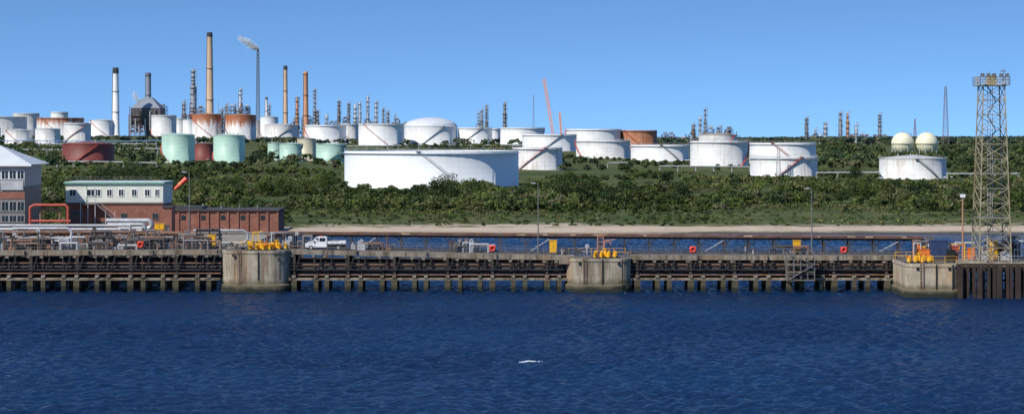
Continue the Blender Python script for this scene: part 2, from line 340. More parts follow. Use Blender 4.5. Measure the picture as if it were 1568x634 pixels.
# ------------------------------------------------------------------ chimneys & columns
def chimney(px,top,d,wb,wt,mat,cap='soot_black',capf=0.06):
    x=X(px,d); z0=float(T(x,d)); z1=Z(top,d); h=z1-z0; rb=wb/F*d/2; rt=wt/F*d/2; b=MB(); c=(x,d,z0)
    rr=lambda f: rb+(rt-rb)*f
    b.lathe([(rb*1.15,0),(rb*1.15,2),(rb,2.2),(rr(1-capf),h*(1-capf))],c,mat,24)
    b.lathe([(rr(1-capf)+0.05,h*(1-capf)),(rt+0.05,h),(rt*0.75,h),(rt*0.75,h-2)],c,cap,24)
    for f in (0.35,0.65,1-capf):
        b.lathe([(rr(f),h*f),(rr(f)+0.7,h*f),(rr(f)+0.7,h*f+0.3),(rr(f),h*f+0.3)],c,'steel_far',24)
        b.lathe([(rr(f)+0.68,h*f+1.0),(rr(f)+0.72,h*f+1.12)],c,'steel_far',24)
    b.beam((x-rb*.75-.3,d-rb*.8,z0),(x-rt*.75-.3,d-rt*.8,z1-2),0.5,0.4,'steel_grey')
    return b.obj('chimney',c)
chimney(177,104,2350,12,9,'chimney_white',capf=0.08)
chimney(321,50,2500,13,8.5,'chimney_tan',capf=0.04)
chimney(437,101,2450,8,6,'chimney_tan',capf=0.05)
chimney(468,110,2400,9,7,'chimney_orange','chimney_orange',0.04)
chimney(227,112,2420,9,8.5,'chimney_grey','steel_far',0.05)
chimney(408,149,2500,5,4,'chimney_white','steel_far',0.05)
def column(px,top,d,w,mat='steel_grey',name='distillation_column'):
    x=X(px,d); z0=float(T(x,d)); z1=Z(top,d); h=z1-z0; r=w/F*d/2*0.62; b=MB(); c=(x,d,z0)
    f=random.uniform(.55,.75); r2=r*random.uniform(.6,.85)
    b.lathe([(r*1.15,0),(r,3),(r,h*f),(r2,h*f+1.5),(r2,h-1),(r2*.6,h),(0.01,h)],c,mat,16)
    z=random.uniform(5,8)
    while z<h-1:
        rr=(r if z<h*f else r2); a=random.uniform(0,6.28)
        b.lathe([(rr,z),(rr+1.1,z),(rr+1.1,z+.25),(rr,z+.25)],c,'steel_far',16,a,a+4.5,False)
        b.lathe([(rr+1.05,z+.6),(rr+1.05,z+1.3)],c,'steel_far',16,a,a+4.5,False)
        z+=random.uniform(3.5,7)
    b.beam((x-r-.6,d-.5,z0),(x-r2-.6,d-.5,z1-1),0.4,0.5,'steel_grey')
    b.path([(x,d-.3,z1-.5),(x,d-.3,z1+1.8),(x+r+.9,d-.3,z1+1.8),(x+r+.9,d-.3,z0+2)],0.35,'steel_light',8)
    return b.obj(name,c)
cm=['steel_grey','steel_grey','chimney_grey','pipe_silver','chimney_grey']
for px,top,w in [(296,107,14),(368,137,8),(282,155,10),(455,150,8),(482,137,7),(486,170,9),(519,155,7),(534,158,6),(544,160,8),(551,157,6),(563,148,6),(576,156,7),(587,166,6),(594,170,6),
   (733,172,5),(738,168,5),(745,161,6),(773,157,8),(1080,167,6),(1062,190,8),(1072,180,5),(1100,195,8),(1112,200,10),
   (1235,180,7),(1249,198,6),(1264,189,8),(1287,172,8),(1298,173,7),(1311,190,7),(1320,205,6),(1347,175,7),(347,160,8),(360,160,6),(412,160,6),(605,176,4),(1256,205,8),(500,176,6),(380,165,5),(340,166,6)]:
    column(px,top,2550 if px<1000 else 2300,w,('chimney_orange' if px in(1298,455) else random.choice(cm)))
def process_unit(p0,p1,top,d,seed,mat='steel_far',name='process_unit'):
    rs=random.Random(seed); x0,x1=X(p0,d),X(p1,d); xc=(x0+x1)/2; z0=float(T(xc,d)); z1=Z(top,d); b=MB(); D=18
    nx=max(2,int((x1-x0)/6)); nz=max(2,int((z1-z0)/5)); hs=[rs.randint(max(1,nz-3),nz) for _ in range(nx+1)]
    sx=(x1-x0)/nx; sz=(z1-z0)/nz
    for i in range(nx+1):
        hh=max(hs[i],hs[i-1] if i else 0)
        for y in (d-D/2,d,d+D/2): b.beam((x0+i*sx,y,z0-1),(x0+i*sx,y,z0+hh*sz),0.5,0.5,mat)
    for i in range(nx):
        for k in range(1,min(hs[i],nz)+1):
            z=z0+k*sz
            b.b0(x0+i*sx+.27,x0+(i+1)*sx-.27,d-D/2,d+D/2,z-.35,z,mat)
            b.beam((x0+i*sx,d-D/2-.3,z+1.1),(x0+(i+1)*sx,d-D/2-.3,z+1.1),.15,.15,rs.choice(['steel_light',mat]))
            if rs.random()<.55: b.beam((x0+i*sx,d-D/2-.3,z-sz),(x0+(i+1)*sx,d-D/2-.3,z),.3,.3,mat)
            r=rs.random()
            if r<.3: b.cyl((x0+i*sx+1,d-3,z+1.6),(x0+(i+1)*sx-1,d-3,z+1.6),1.3,1.3,rs.choice(['pipe_silver','steel_grey','pipe_rusty']),12)
            elif r<.6: b.cyl((x0+(i+.5)*sx,d-5,z),(x0+(i+.5)*sx,d-5,z+sz*.85),1.2,1.2,rs.choice(['pipe_silver','steel_light','pipe_rusty','steel_grey']),12)
            else: b.b0(x0+i*sx+1,x0+i*sx+sx*.8,d-7,d-2,z,z+2.4,rs.choice(['steel_grey','pipe_rusty','chimney_grey']))
    for k in range(nx):
        px_=x0+rs.uniform(0,1)*(x1-x0); b.cyl((px_,d-D/2-1,z0),(px_,d-D/2-1,z0+rs.uniform(.5,1.25)*(z1-z0)),.5,.4,rs.choice(['pipe_silver','pipe_rusty','steel_grey']),8)
    return b.obj(name,(xc,d,z0))
process_unit(199,255,163,2450,1,'pipe_rusty'); process_unit(330,382,158,2480,2); process_unit(280,312,166,2550,3,'pipe_rusty')
process_unit(440,500,180,2600,4); process_unit(505,560,182,2650,5); process_unit(725,760,190,2650,6); process_unit(1055,1130,198,1900,7)
process_unit(1225,1330,209,2400,8); process_unit(560,625,184,2700,9); process_unit(1005,1050,206,2100,10); process_unit(1335,1365,209,2400,12); process_unit(20,60,182,2600,13); process_unit(1368,1392,204,1850,14)
d=2400; x=X(227,d); z0=float(T(x,d)); b=MB()
w=22/F*d; zt=Z(150,d); zb=Z(166,d)
vs=[(x-w,d-w,zb),(x+w,d-w,zb),(x+w,d+w,zb),(x-w,d+w,zb),(x-w*.3,d-w*.3,zt),(x+w*.3,d-w*.3,zt),(x+w*.3,d+w*.3,zt),(x-w*.3,d+w*.3,zt)]
b.add(vs,[(0,1,5,4),(1,2,6,5),(2,3,7,6),(3,0,4,7),(4,5,6,7)],'chimney_grey'); b.b0(x-w,x+w,d-w,d+w,z0+14,zb,'steel_far')
for i in range(9):
    t=-w+i*w/4; b.beam((x+t,d-w-.2,z0),(x+t,d-w-.2,zb),.5,.5,'pipe_rusty')
for zz in (z0+14,z0+20,z0+26): b.beam((x-w-2,d-w-1.2,zz),(x+w+2,d-w-1.2,zz),1.6,.5,'pipe_rusty')
for i in range(7):
    xx=x-w+i*w/3; b.cyl((xx,d-w-2,z0+8),(xx,d-w-2,z0+random.uniform(22,36)),.8,.8,random.choice(['pipe_silver','steel_grey','pipe_rusty']),8)
b.obj('furnace_building',(x,d,z0))
def lattice(px,top,d,wb,wt,npan,mat,th=0.3,colfn=None,core=None,z0=None,cmat=None):
    x=X(px,d); z0=float(T(x,d)) if z0 is None else z0; z1=Z(top,d); b=MB()
    def cor(f): 
        w=(wb+(wt-wb)*f)/2; z=z0+(z1-z0)*f; return [(x-w,d-w,z),(x+w,d-w,z),(x+w,d+w,z),(x-w,d+w,z)]
    for k in range(npan):
        A=cor(k/npan);B=cor((k+1)/npan); mt=colfn(k) if colfn else mat
        for i in range(4):
            j=(i+1)%4; b.beam(A[i],B[i],th,th,mt); b.beam(A[i],B[j],th*.55,th*.55,mt)
            b.beam(A[j],B[i],th*.55,th*.55,mt)
            b.beam(B[i],B[j],th*.65,th*.65,mt)
    if core: b.cyl((x,d,z0),(x,d,z1+1),core,core,cmat or mat,10)
    return b,x,z0,z1
b,x,z0,z1=lattice(395,79,2300,5,2.4,26,'steel_far',core=0.5,th=.28,cmat='chimney_orange')
b.cyl((x,2300,z1),(x,2300,z1+3),.9,1.1,'steel_far',12); b.obj('flare_stack',(x,2300,z0))
b,x,z0,z1=lattice(1448,133,1900,6,1.6,22,'mast_red',th=.22,colfn=lambda k:'mast_red' if (k//3)%2 else 'steel_grey'); b.obj('lattice_mast',(x,1900,z0))
b,x,z0,z1=lattice(817,146,2600,3,.8,18,'steel_grey',th=.3); b.obj('lattice_mast',(x,2600,z0))
b,x,z0,z1=lattice(1401,182,2600,4,1,10,'mast_red',th=.3); b.obj('lattice_mast',(x,2600,z0))
b,x,z0,z1=lattice(1192,228,985,2.2,1.2,9,'steel_light',th=.15); b.obj('lattice_mast',(x,985,z0))
def crane(px0,px1,top,d,boomw,hook):
    x0,x1=X(px0,d),X(px1,d); z0=float(T(x0,d)); b=MB(); O='crane_orange'
    b.b0(x0-3,x0+5,d-2,d+2,z0+1.5,z0+4.5,O); b.b0(x0-4,x0-2.5,d-2.5,d+2.5,z0,z0+1.5,'rubber'); b.b0(x0+2.5,x0+4,d-2.5,d+2.5,z0,z0+1.5,'rubber')
    p=Vector((x0,d,z0+4)); q=Vector((x1,d,Z(top,d))); ax=(q-p).normalized(); s=ax.cross(Vector((0,1,0))).normalized(); u=Vector((0,1,0)); n=22; w=boomw/2
    for k in range(n):
        a=p.lerp(q,k/n); c_=p.lerp(q,(k+1)/n)
        for e in ((1,1),(1,-1),(-1,1),(-1,-1)): b.beam(a+s*w*e[0]+u*w*e[1],c_+s*w*e[0]+u*w*e[1],.7,.7,O)
        b.beam(a+s*w-u*w,c_-s*w-u*w,.5,.5,O); b.beam(a-s*w-u*w,c_+s*w-u*w,.5,.5,O)
    b.beam(q,(x0+4,d,z0+16),.15,.15,'steel_dark'); b.beam((x0+4,d,z0+4),(x0+4,d,z0+16),.5,.5,O); b.beam(q,(q.x-1,d,q.z-hook),.15,.15,'steel_dark')
    b.obj('crawler_crane',(x0,d,z0))
crane(848,833,121,2300,2.8,12); crane(860,857,173,2350,1.8,5)
def steam(name,d,pts,n,sz,be=1.3):
    P_=np.array([(X(a,d),d,Z(c_,d),r) for a,c_,r in pts]); t=rng.beta(1.1,be,n)*(len(P_)-1); i=np.minimum(t.astype(int),len(P_)-2); f=(t-i)[:,None]
    q=P_[i]*(1-f)+P_[i+1]*f; c_=q[:,:3]+rng.normal(size=(n,3))*q[:,3:4]*.42
    a=rng.normal(size=(n,3)); a/=np.linalg.norm(a,axis=1)[:,None]; b_=np.cross(a,rng.normal(size=(n,3))); b_/=np.linalg.norm(b_,axis=1)[:,None]
    s=sz*rng.uniform(.5,1.2,n)[:,None]; V=np.stack([c_-a*s,c_-b_*s,c_+a*s,c_+b_*s],1).reshape(-1,3)
    me=bpy.data.meshes.new(name); me.from_pydata(V,[],np.arange(n*4).reshape(n,4)); me.materials.append(M['steam']); o=bpy.data.objects.new(name,me); scene.collection.objects.link(o)
steam('steam_plume',2300,[(395.5,76,1.0),(393,74.5,2.2),(389,73,3.8),(385,70,5),(381,67,5.2),(376,64,4.4),(370,60,4),(366,58,3)],2600,.95,1.5)
steam('steam_plume',2350,[(213,157,1.5),(209,152,3.5),(206,148,4),(207,141,3)],450,1.0)
def piperack(p0,p1,d,h,mats,name='pipe_rack',d1=None,step=9):
    d1=d1 or d; x0,x1=X(p0,d),X(p1,d1); n=max(1,int(abs(x1-x0)/step)); b=MB(); P_=[]
    for i in range(n+1):
        f=i/n; x=x0+(x1-x0)*f; y=d+(d1-d)*f; z=float(T(x,y)); P_.append((x,y,z))
        for e in (-1.2,1.2): b.beam((x,y+e,z-1),(x,y+e,z+h),.3,.3,'steel_light')
        b.beam((x,y-1.8,z+h),(x,y+1.8,z+h),.3,.3,'steel_light')
    for a,c in zip(P_[:-1],P_[1:]):
        for j,mt in enumerate(mats):
            off=-1.5+3*j/max(1,len(mats)-1); b.cyl((a[0],a[1]+off,a[2]+h+.5),(c[0],c[1]+off,c[2]+h+.5),.35,.35,mt,8)
    b.obj(name,P_[0])
piperack(60,240,1650,5,['pipe_silver','pipe_blue','pipe_blue','pipe_silver']); piperack(-80,300,1750,6,['pipe_blue','pipe_silver'])
piperack(1450,1560,930,3.0,['pipe_silver','steel_light']); piperack(1250,1347,955,2.5,['pipe_silver','steel_light']); piperack(930,966,1150,2.5,['pipe_silver'])
piperack(-40,240,1120,3,['pipe_silver','pipe_silver','steel_light']); piperack(1010,1148,1060,2.5,['pipe_silver']); piperack(530,800,1700,3,['pipe_silver'])
piperack(40,130,700,3,['pipe_rusty','steel_light']); piperack(-60,260,1450,4,['pipe_silver','pipe_blue','pipe_rusty'])
# ------------------------------------------------------------------ vegetation
NEARX=[-300,0,100,150,220,240,380,440,500,524,534,620,650,680,700,740,765,800,830,900,940,960,1050,1100,1145,1150,1250,1256,1300,1340,1347,1450,1460,1500,1900]
NEARY=[261,261,258,249,247,253,256,254,257,266,285,288,278,270,274,273,286,284,270,266,270,259,262,264,264,269,269,258,262,264,273,274,256,248,248]
MIDX=[-300,50,90,96,175,180,245,250,375,400,530,620,700,760,800,883,960,1050,1060,1145,1150,1250,1256,1340,1355,1365,1438,1445,1900]
MIDY=[212,213,220,246,246,216,214,246,248,222,236,219,219,220,228,238,243,246,252,252,258,258,216,219,226,233,233,222,215]
def leafcloud(x,y,z,w,h,nq,qs,tint,lobes=None):
    nl=lobes or rng.integers(4,9)
    cc=np.stack([rng.uniform(-.34,.34,nl)*w,rng.uniform(-.34,.34,nl)*w,rng.uniform(.3,.78,nl)*h],1)
    rad=np.stack([rng.uniform(.16,.30,nl)*w,rng.uniform(.16,.30,nl)*w,rng.uniform(.14,.26,nl)*h],1)
    cc[0]=[0,0,.74*h]; k=rng.integers(0,nl,nq); u=rng.normal(size=(nq,3)); u/=np.linalg.norm(u,axis=1)[:,None]
    u[:,2]=np.where(u[:,2]<-.4,-u[:,2],u[:,2])
    p=cc[k]+u*rad[k]*rng.uniform(.7,1.18,nq)[:,None]; p[:,2]=np.maximum(p[:,2],.03*h)
    nrm=u+np.array([0,0,.25])+rng.normal(size=(nq,3))*.45; nrm/=np.linalg.norm(nrm,axis=1)[:,None]
    a=np.cross(nrm,rng.normal(size=(nq,3))); a/=np.linalg.norm(a,axis=1)[:,None]; b_=np.cross(nrm,a)
    s=(qs*rng.uniform(.35,.75,nq))[:,None]; s2=s*rng.uniform(.5,1,nq)[:,None]
    p=p+np.array([x,y,z])
    q=np.stack([p-a*s-b_*s2*.4,p+a*s*.3-b_*s2,p+a*s+b_*s2*.4,p-a*s*.2+b_*s2],1)
    lob=rng.uniform(.7,1.3,nl)[k]; var=(rng.uniform(.7,1.3,nq)*lob)[:,None]*np.array(tint)[None,:]
    return q.reshape(-1,3),np.repeat(var,4,axis=0)
def foliage_obj(name,chunks,extra=None,loc=(0,0,0)):
    V=np.concatenate([c[0] for c in chunks]); C=np.concatenate([c[1] for c in chunks]); n=len(V)//4
    fs=np.arange(n*4).reshape(n,4)
    me=bpy.data.meshes.new(name)
    if extra:
        ev=np.array(extra.v); V2=np.concatenate([V,ev]); faces=fs.tolist()+[tuple(i+len(V) for i in f) for f in extra.f]
        C=np.concatenate([C,np.tile([[.05,.04,.03]],(len(ev),1))])
    else: V2=V; faces=fs
    V2=V2-np.array(loc); me.from_pydata(V2,[],faces); me.materials.append(M['foliage']); me.materials.append(M['bark'])
    if extra: me.polygons.foreach_set('material_index',[0]*n+[1]*len(extra.f))
    at=me.color_attributes.new('tint','FLOAT_COLOR','POINT'); at.data.foreach_set('color',np.concatenate([C,np.ones((len(C),1))],1).astype(np.float32).ravel())
    o=bpy.data.objects.new(name,me); o.location=loc; scene.collection.objects.link(o); return o
greens=[(.066,.098,.024),(.092,.122,.032),(.044,.070,.022),(.108,.132,.040),(.125,.138,.048),(.036,.058,.023)]
DX=np.array([q[0] for q in discs]);DY=np.array([q[1] for q in discs]);DR=np.array([q[2] for q in discs])
def ok(x,y,m=3): return bool(np.all((x-DX)**2+(y-DY)**2>(DR+m)**2))
def clump(x,d):
    return math.sin(x/29+1.3+math.sin(d/61))+math.sin(d/21+x/43)+math.sin(x/12-d/27)*.7
def scatter(name,n,d0,d1,p0,p1,hr,wr,nq,qs,cx,cy,minh=.8,dens=None,near=False,far=False):
    ch=[]
    for i in range(n):
        d=d0+(d1-d0)*random.random(); px=random.uniform(p0,p1); x=X(px,d)
        if dens is not None and random.random()>dens(x,d,px): continue
        if not ok(x,d): continue
        z=float(T(x,d)); cap=Z(float(np.interp(px,cx,cy)),d)-z; v=clump(x*1.3+40,d); h=random.uniform(*hr)*(min(1.2,max(.4,.72+.3*v)) if not far else 1)
        cap*=random.uniform(.72,1.04)
        h=min(h,cap)
        if h<minh or z<.9: continue
        w=h*random.uniform(*wr)
        t=np.array(random.choice(greens)); u=math.sin(x/17+2)+math.sin(d/14+x/33)
        t=t*(1+.2*u)
        if u>1 and random.random()<.45: t=np.array((.15,.145,.06))
        if near and random.random()<.08: t=np.array((.15,.145,.08))
        if far: t=t*.72+np.array((.020,.030,.036))  # distance haze painted into the leaf tint: dimmed, then lifted toward blue
        elif d>1080: t=t*.9+np.array((.006,.010,.012))  # weaker painted haze in the tint of mid-distance scrub
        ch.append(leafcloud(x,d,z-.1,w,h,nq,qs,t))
    return foliage_obj(name,ch) if ch else None
def pat(x,d,px): return min(1,max(.06,.50+.42*clump(x,d)))
scatter('scrub_woodland',6200,572,800,-150,1750,(1.6,6.2),(1.0,1.7),125,.72,NEARX,NEARY,.5,pat,True)
scatter('scrub_woodland',2900,800,1080,-150,1750,(2.5,6.5),(1.0,1.7),85,1.0,NEARX,NEARY,.8,lambda x,d,px:min(1,pat(x,d,px)+.1))
scatter('low_scrub',8500,500,640,-100,1700,(.3,1.7),(1.3,3.0),34,.45,NEARX,NEARY,.2,lambda x,d,px:min(1,max(.28,(d-515)/75))*min(1,.25+pat(x,d+15,px)),True)
scatter('scrub_woodland',700,470,580,-250,440,(.8,4),(1.1,1.9),110,.6,NEARX,NEARY,.5,None,True)
scatter('scrub_woodland',3800,1080,1900,-200,1800,(4,9),(1.0,1.6),64,1.8,MIDX,MIDY,1.0,lambda x,d,px:min(1,(.35 if px>1240 else .1)+pat(x,d,px)))
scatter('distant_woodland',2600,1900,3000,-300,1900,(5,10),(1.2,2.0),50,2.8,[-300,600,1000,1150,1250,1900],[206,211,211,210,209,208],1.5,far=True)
def tree(px,d,top,wf=.95,tint=None):
    x=X(px,d); z=float(T(x,d)); h=Z(top,d)-z; w=h*wf; b=MB(); t=tint or random.choice(greens)
    b.cyl((x,d,z-.3),(x+.1,d,z+h*.4),h*.032,h*.022,'bark',8); b.cyl((x+.1,d,z+h*.4),(x-.1,d,z+h*.85),h*.022,h*.006,'bark',6)
    for k in range(6):
        a=k*1.05+random.random(); s=z+h*random.uniform(.22,.5); b.cyl((x,d,s),(x+w*.33*math.cos(a),d+w*.33*math.sin(a),s+h*.28),h*.013,h*.004,'bark',5)
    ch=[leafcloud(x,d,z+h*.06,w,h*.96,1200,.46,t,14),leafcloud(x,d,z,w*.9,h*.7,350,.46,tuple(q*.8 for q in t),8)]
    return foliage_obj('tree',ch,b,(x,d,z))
for px,d,top,wf,ti in [(678,640,266,.95,5),(720,690,272,1.1,1),(560,700,281,1.2,0),(600,760,284,1.3,3),(820,680,274,1.1,0),(862,640,266,1.15,2),(898,650,268,1.1,2),(800,640,290,1.1,5),(750,610,297,1.3,1),
   (1000,650,286,1.1,1),(1075,600,305,1.2,2),(1112,640,288,1.1,0),(1150,620,297,1.1,3),(1195,700,282,1.2,1),(1290,640,290,1.1,2),(1330,650,278,1.0,0),(1388,600,307,1.2,3),(1250,760,276,1.3,1),
   (440,680,270,1.2,0),(405,720,274,1.2,1),(185,800,250,1.1,2),(215,800,247,1.1,2),(160,820,253,1.2,5),(240,780,260,1.2,0),(310,700,286,1.2,1),(360,760,270,1.3,0),(470,720,271,1.3,3),(500,800,264,1.2,0),
   (1440,640,292,1.2,1),(1500,660,287,1.2,3),(1555,640,292,1.1,0),(960,720,275,1.1,2),(925,700,282,1.2,3),(80,760,270,1.3,1),(590,590,314,1.4,5),(640,600,302,1.3,1),
   (1045,680,283,1.2,5),(1220,640,299,1.2,2),(1420,700,280,1.2,5),(775,660,288,1.2,0),(1530,720,272,1.2,2),(50,700,278,1.3,0),(880,600,303,1.3,3),(700,600,306,1.2,4),(540,640,294,1.3,2),(870,850,262,1.1,0),(1020,900,262,1.2,5),(1310,900,256,1.2,2)]:
    tree(px,d,top,wf,greens[ti])
# ------------------------------------------------------------------ jetty
J=empty('jetty',(0,304,0))
def rail(b,x0,x1,y,z0,z1,mat='steel_light',st=2.2,th=.07):
    n=max(1,int(abs(x1-x0)/st))
    for i in range(n+1):
        f=i/n; x=x0+(x1-x0)*f; z=z0+(z1-z0)*f; b.beam((x,y,z),(x,y,z+1.15),th,th,mat)
    for h in (.6,1.12): b.beam((x0,y,z0+h),(x1,y,z1+h),th*.8,th*.8,mat)
YF=304.0
secs=[(-350,338,386,383),(443,871,382,392),(966,1392,391,392)]
def decktop(px):
    for a,b_,t0,t1 in secs:
        if a<=px<=b_: return Z(t0+(t1-t0)*(px-a)/(b_-a),YF)
    return 5.9
for si,(p0,p1,t0,t1) in enumerate(secs):
    x0,x1=X(p0,YF),X(p1,YF); z0,z1=Z(t0,YF),Z(t1,YF); b=MB()
    b.beam((x0,YF+3.2,z0-.25),(x1,YF+3.2,z1-.25),5.6,.4,'concrete_deck')
    L_=x1-x0; nb=int(L_/9)
    for i in range(nb):
        f0=i/nb;f1=(i+1)/nb-.08/9; zz=lambda f:z0+(z1-z0)*f-.36+random.uniform(-.04,.04)
        b.beam((x0+L_*f0,YF+.2,zz(f0)),(x0+L_*f1,YF+.2,zz(f1)),.42,.76,'concrete_beam')
    b.beam((x0,YF+6.2,z0-.40),(x1,YF+6.2,z1-.40),.42,.85,'concrete_beam')
    n=int(L_/2.75)
    zl=2.15
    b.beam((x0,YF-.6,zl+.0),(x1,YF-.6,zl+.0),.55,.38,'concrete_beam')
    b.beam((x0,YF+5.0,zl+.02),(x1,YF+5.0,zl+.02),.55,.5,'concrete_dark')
    b.obj('deck',(x0,YF,0),J)
    b=MB()
    for i in range(n+1):
        f=(i+.5)/(n+1); x=x0+L_*f+(.35 if i%2 else -.35)+random.uniform(-.15,.15); zt=z0+(z1-z0)*f
        w=.72 if i%3 else .95
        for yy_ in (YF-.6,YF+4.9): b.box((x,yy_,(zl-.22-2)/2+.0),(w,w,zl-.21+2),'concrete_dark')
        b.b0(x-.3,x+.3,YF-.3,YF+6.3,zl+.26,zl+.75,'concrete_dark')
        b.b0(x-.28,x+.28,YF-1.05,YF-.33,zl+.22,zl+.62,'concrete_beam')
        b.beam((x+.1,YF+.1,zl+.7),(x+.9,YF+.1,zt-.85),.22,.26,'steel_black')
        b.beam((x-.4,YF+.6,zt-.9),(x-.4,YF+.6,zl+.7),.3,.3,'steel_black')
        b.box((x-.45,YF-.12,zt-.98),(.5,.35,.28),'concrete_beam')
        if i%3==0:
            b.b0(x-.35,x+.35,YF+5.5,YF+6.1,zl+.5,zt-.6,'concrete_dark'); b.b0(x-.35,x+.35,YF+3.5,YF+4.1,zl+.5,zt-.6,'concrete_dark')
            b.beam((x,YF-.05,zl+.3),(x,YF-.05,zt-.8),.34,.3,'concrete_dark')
    b.obj('piles',(x0,YF,0),J)
    b=MB()
    zs=[(3.15,.0,.26,'steel_black'),(3.75,.5,.30,'steel_dark'),(4.35,.1,.15,'pipe_rusty'),(4.7,1.2,.22,'steel_black'),(3.3,2.2,.40,'steel_black'),(4.1,3.0,.40,'steel_black'),(4.9,2.6,.3,'steel_black'),(3.2,4.6,.5,'steel_black'),(4.3,5.0,.5,'steel_black'),(2.75,-.45,.12,'pipe_rusty')]
    for z,yo,r,mt in zs:
        zz=z+(.25 if si==0 else 0)
        b.cyl((x0,YF+yo+.45,zz),(x1,YF+yo+.45,min(zz,z1-1.2)),r,r,mt,10)
    b.beam((x0,YF-.15,3.62),(x1,YF-.15,3.62),.5,.09,'steel_dark')
    rail(b,x0,x1,YF-.38,3.6,3.6,'steel_dark',2.2,.06)
    b.obj('under_deck_pipes',(x0,YF,0),J)
    b=MB(); rail(b,x0,x1,YF+.12,z0,z1,'steel_grey',2.0,.06); rail(b,x0,x1,YF+6.2,z0,z1,'steel_grey',2.0,.06)
    b.beam((x0,YF+5.6,z0+.25),(x1,YF+5.6,z1+.25),.25,.25,'steel_dark')
    b.obj('handrails',(x0,YF,0),J)
def rrect(b,xc,yc,w,dp,z0,z1,rad,mat,flare=0,n=8):
    zs=[(z0,flare),(1.2,flare*.8),(1.5,0),(z1-.5,0),(z1-.48,.1),(z1-.05,.1),(z1,0)]
    vs=[];k=4*(n+1)
    for z,e in zs:
        for ci,(sx,sy) in enumerate(((1,1),(-1,1),(-1,-1),(1,-1))):
            for i in range(n+1):
                t=math.pi/2*ci+math.pi/2*i/n
                vs.append((xc+sx*(w/2-rad)+(rad+e)*math.cos(t),yc+sy*(dp/2-rad)+(rad+e)*math.sin(t),z))
    fs=[]
    for j in range(len(zs)-1):
        for i in range(k): fs.append((j*k+i,j*k+(i+1)%k,(j+1)*k+(i+1)%k,(j+1)*k+i))
    b.add(vs,fs,mat,False); b.add(vs[-k:],[tuple(range(k))],'concrete_deck')
def hooks(x,y,z,kind=0):
    b=MB(); Yw='yellow_paint'; b.b0(x-2.2,x+2.2,y-.9,y+.9,z,z+.15,'steel_dark')
    for k,dx in enumerate((-1.5,-.5,.6,1.6)):
        h_=random.uniform(.55,.85)
        b.cyl((x+dx,y,z+.15),(x+dx,y,z+h_),.38,.3,Yw,12); b.beam((x+dx,y-.1,z+.65),(x+dx-.15+.1*k,y-1.35,z+.55),.22,.4,Yw)
        b.beam((x+dx-.15+.1*k,y-1.3,z+.45),(x+dx-.15+.1*k,y-1.5,z+1.05),.2,.22,Yw); b.beam((x+dx-.15+.1*k,y-1.45,z+1.0),(x+dx-.1,y-1.0,z+1.15),.18,.16,Yw)
        b.box((x+dx,y+.3,z+h_+.15),(.4,.4,.3),random.choice([Yw,'orange_paint']))
    b.cyl((x+.1,y+.2,z+.2),(x+.1,y+.2,z+1.35),.28,.22,Yw,12); b.cyl((x+.1,y+.2,z+1.35),(x+.1,y+.2,z+1.5),.4,.4,Yw,12)
    b.obj('mooring_hook',(x,y,z))
def mastframe(x,y,z,h,mat='orange_paint'):
    b=MB()
    for dx in (-.55,.55): b.beam((x+dx,y,z),(x+dx*.8,y,z+h),.13,.13,mat)
    for k in range(5): zz=z+h*(k+.6)/5; b.beam((x-.5,y,zz),(x+.5,y,zz),.08,.08,mat)
    b.beam((x-.5,y,z+h),(x+1.2,y-.3,z+h+.3),.12,.12,mat); b.beam((x+.4,y,z+h*.2),(x+1.3,y,z+.1),.12,.12,mat); b.box((x,y,z+h+.1),(.7,.3,.2),mat); b.obj('davit_frame',(x,y,z))
def dolphin(p0,p1,top,yc,dp,mat,rad):
    w=(p1-p0)/F*(yc-dp/2); xc=X((p0+p1)/2,yc-dp/2); z=Z(top,yc-dp/2); b=MB(); rrect(b,xc,yc,w,dp,-3,z,rad,mat,.35)
    for e in (-.25,.25): b.beam((xc-w*.22+e,yc-dp/2-.16,.2),(xc-w*.22+e,yc-dp/2-.16,z+1),.07,.07,'pipe_rusty')
    for k in range(16): b.beam((xc-w*.22-.25,yc-dp/2-.16,.4+k*.4),(xc-w*.22+.25,yc-dp/2-.16,.4+k*.4),.05,.05,'pipe_rusty')
    for sg in (-1,1): b.box((xc+sg*w*.30,yc-dp/2-.05,z-.75),(.4,.2,.4),'steel_black')
    for q in (.05,.36): b.beam((xc+w*q,yc-dp/2-.14,z-.1),(xc+w*q,yc-dp/2-.1,z-4.6),.16,.12,'steel_black')
    rail(b,xc-w/2+.5,xc+w/2-.5,yc+dp/2-.4,z,z,'yellow_paint',1.6,.07)
    b.obj('mooring_dolphin',(xc,yc,0)); return xc,w,z
xc,w,z1d=dolphin(336,444,384,306,9,'concrete',3.8); hooks(xc+.6,303.6,z1d,0); hooks(xc+2.9,305.5,z1d); mastframe(xc-.5,306,z1d,2.6,'yellow_paint')
xc2,w2,z2d=dolphin(868,967,396,306,9,'concrete',2.6); mastframe(xc2+.3,303.6,z2d,3.5,'chimney_orange'); mastframe(xc2+1.5,305,z2d,2.6,'chimney_orange')
hooks(xc2+1.0,303.4,z2d)
b=MB(); b.b0(X(868,302)-1.2,X(880,302),302.5,309,4.6,5.75,'concrete_beam'); b.obj('concrete_plinth',(X(870,302),303,5))
xc3,w3,z3d=dolphin(1389,1470,404,298,12,'concrete_pale',1.4)
b=MB(); xa=X(1466,292); xb=X(2000,292); zt=z3d
b.b0(xa+.3,xb,293,306,zt-.9,zt-.02,'concrete'); 
x=xa; i=0
while x<xb:
    hh=zt+random.uniform(-.35,.1); ww=random.uniform(.28,.5); b.b0(x,x+ww,291.6,292.1,-2,hh,'timber_dark')
    if i%4==0: b.b0(x-.1,x+.6,291.0,291.5,-2,hh-.3,'timber_dark')
    x+=random.uniform(.5,.95); i+=1
for zz in (1.0,2.6,4.1,5.0): b.b0(xa,xb,292.15,292.6,zz,zz+.35,'timber_dark')
x=xa+1.5
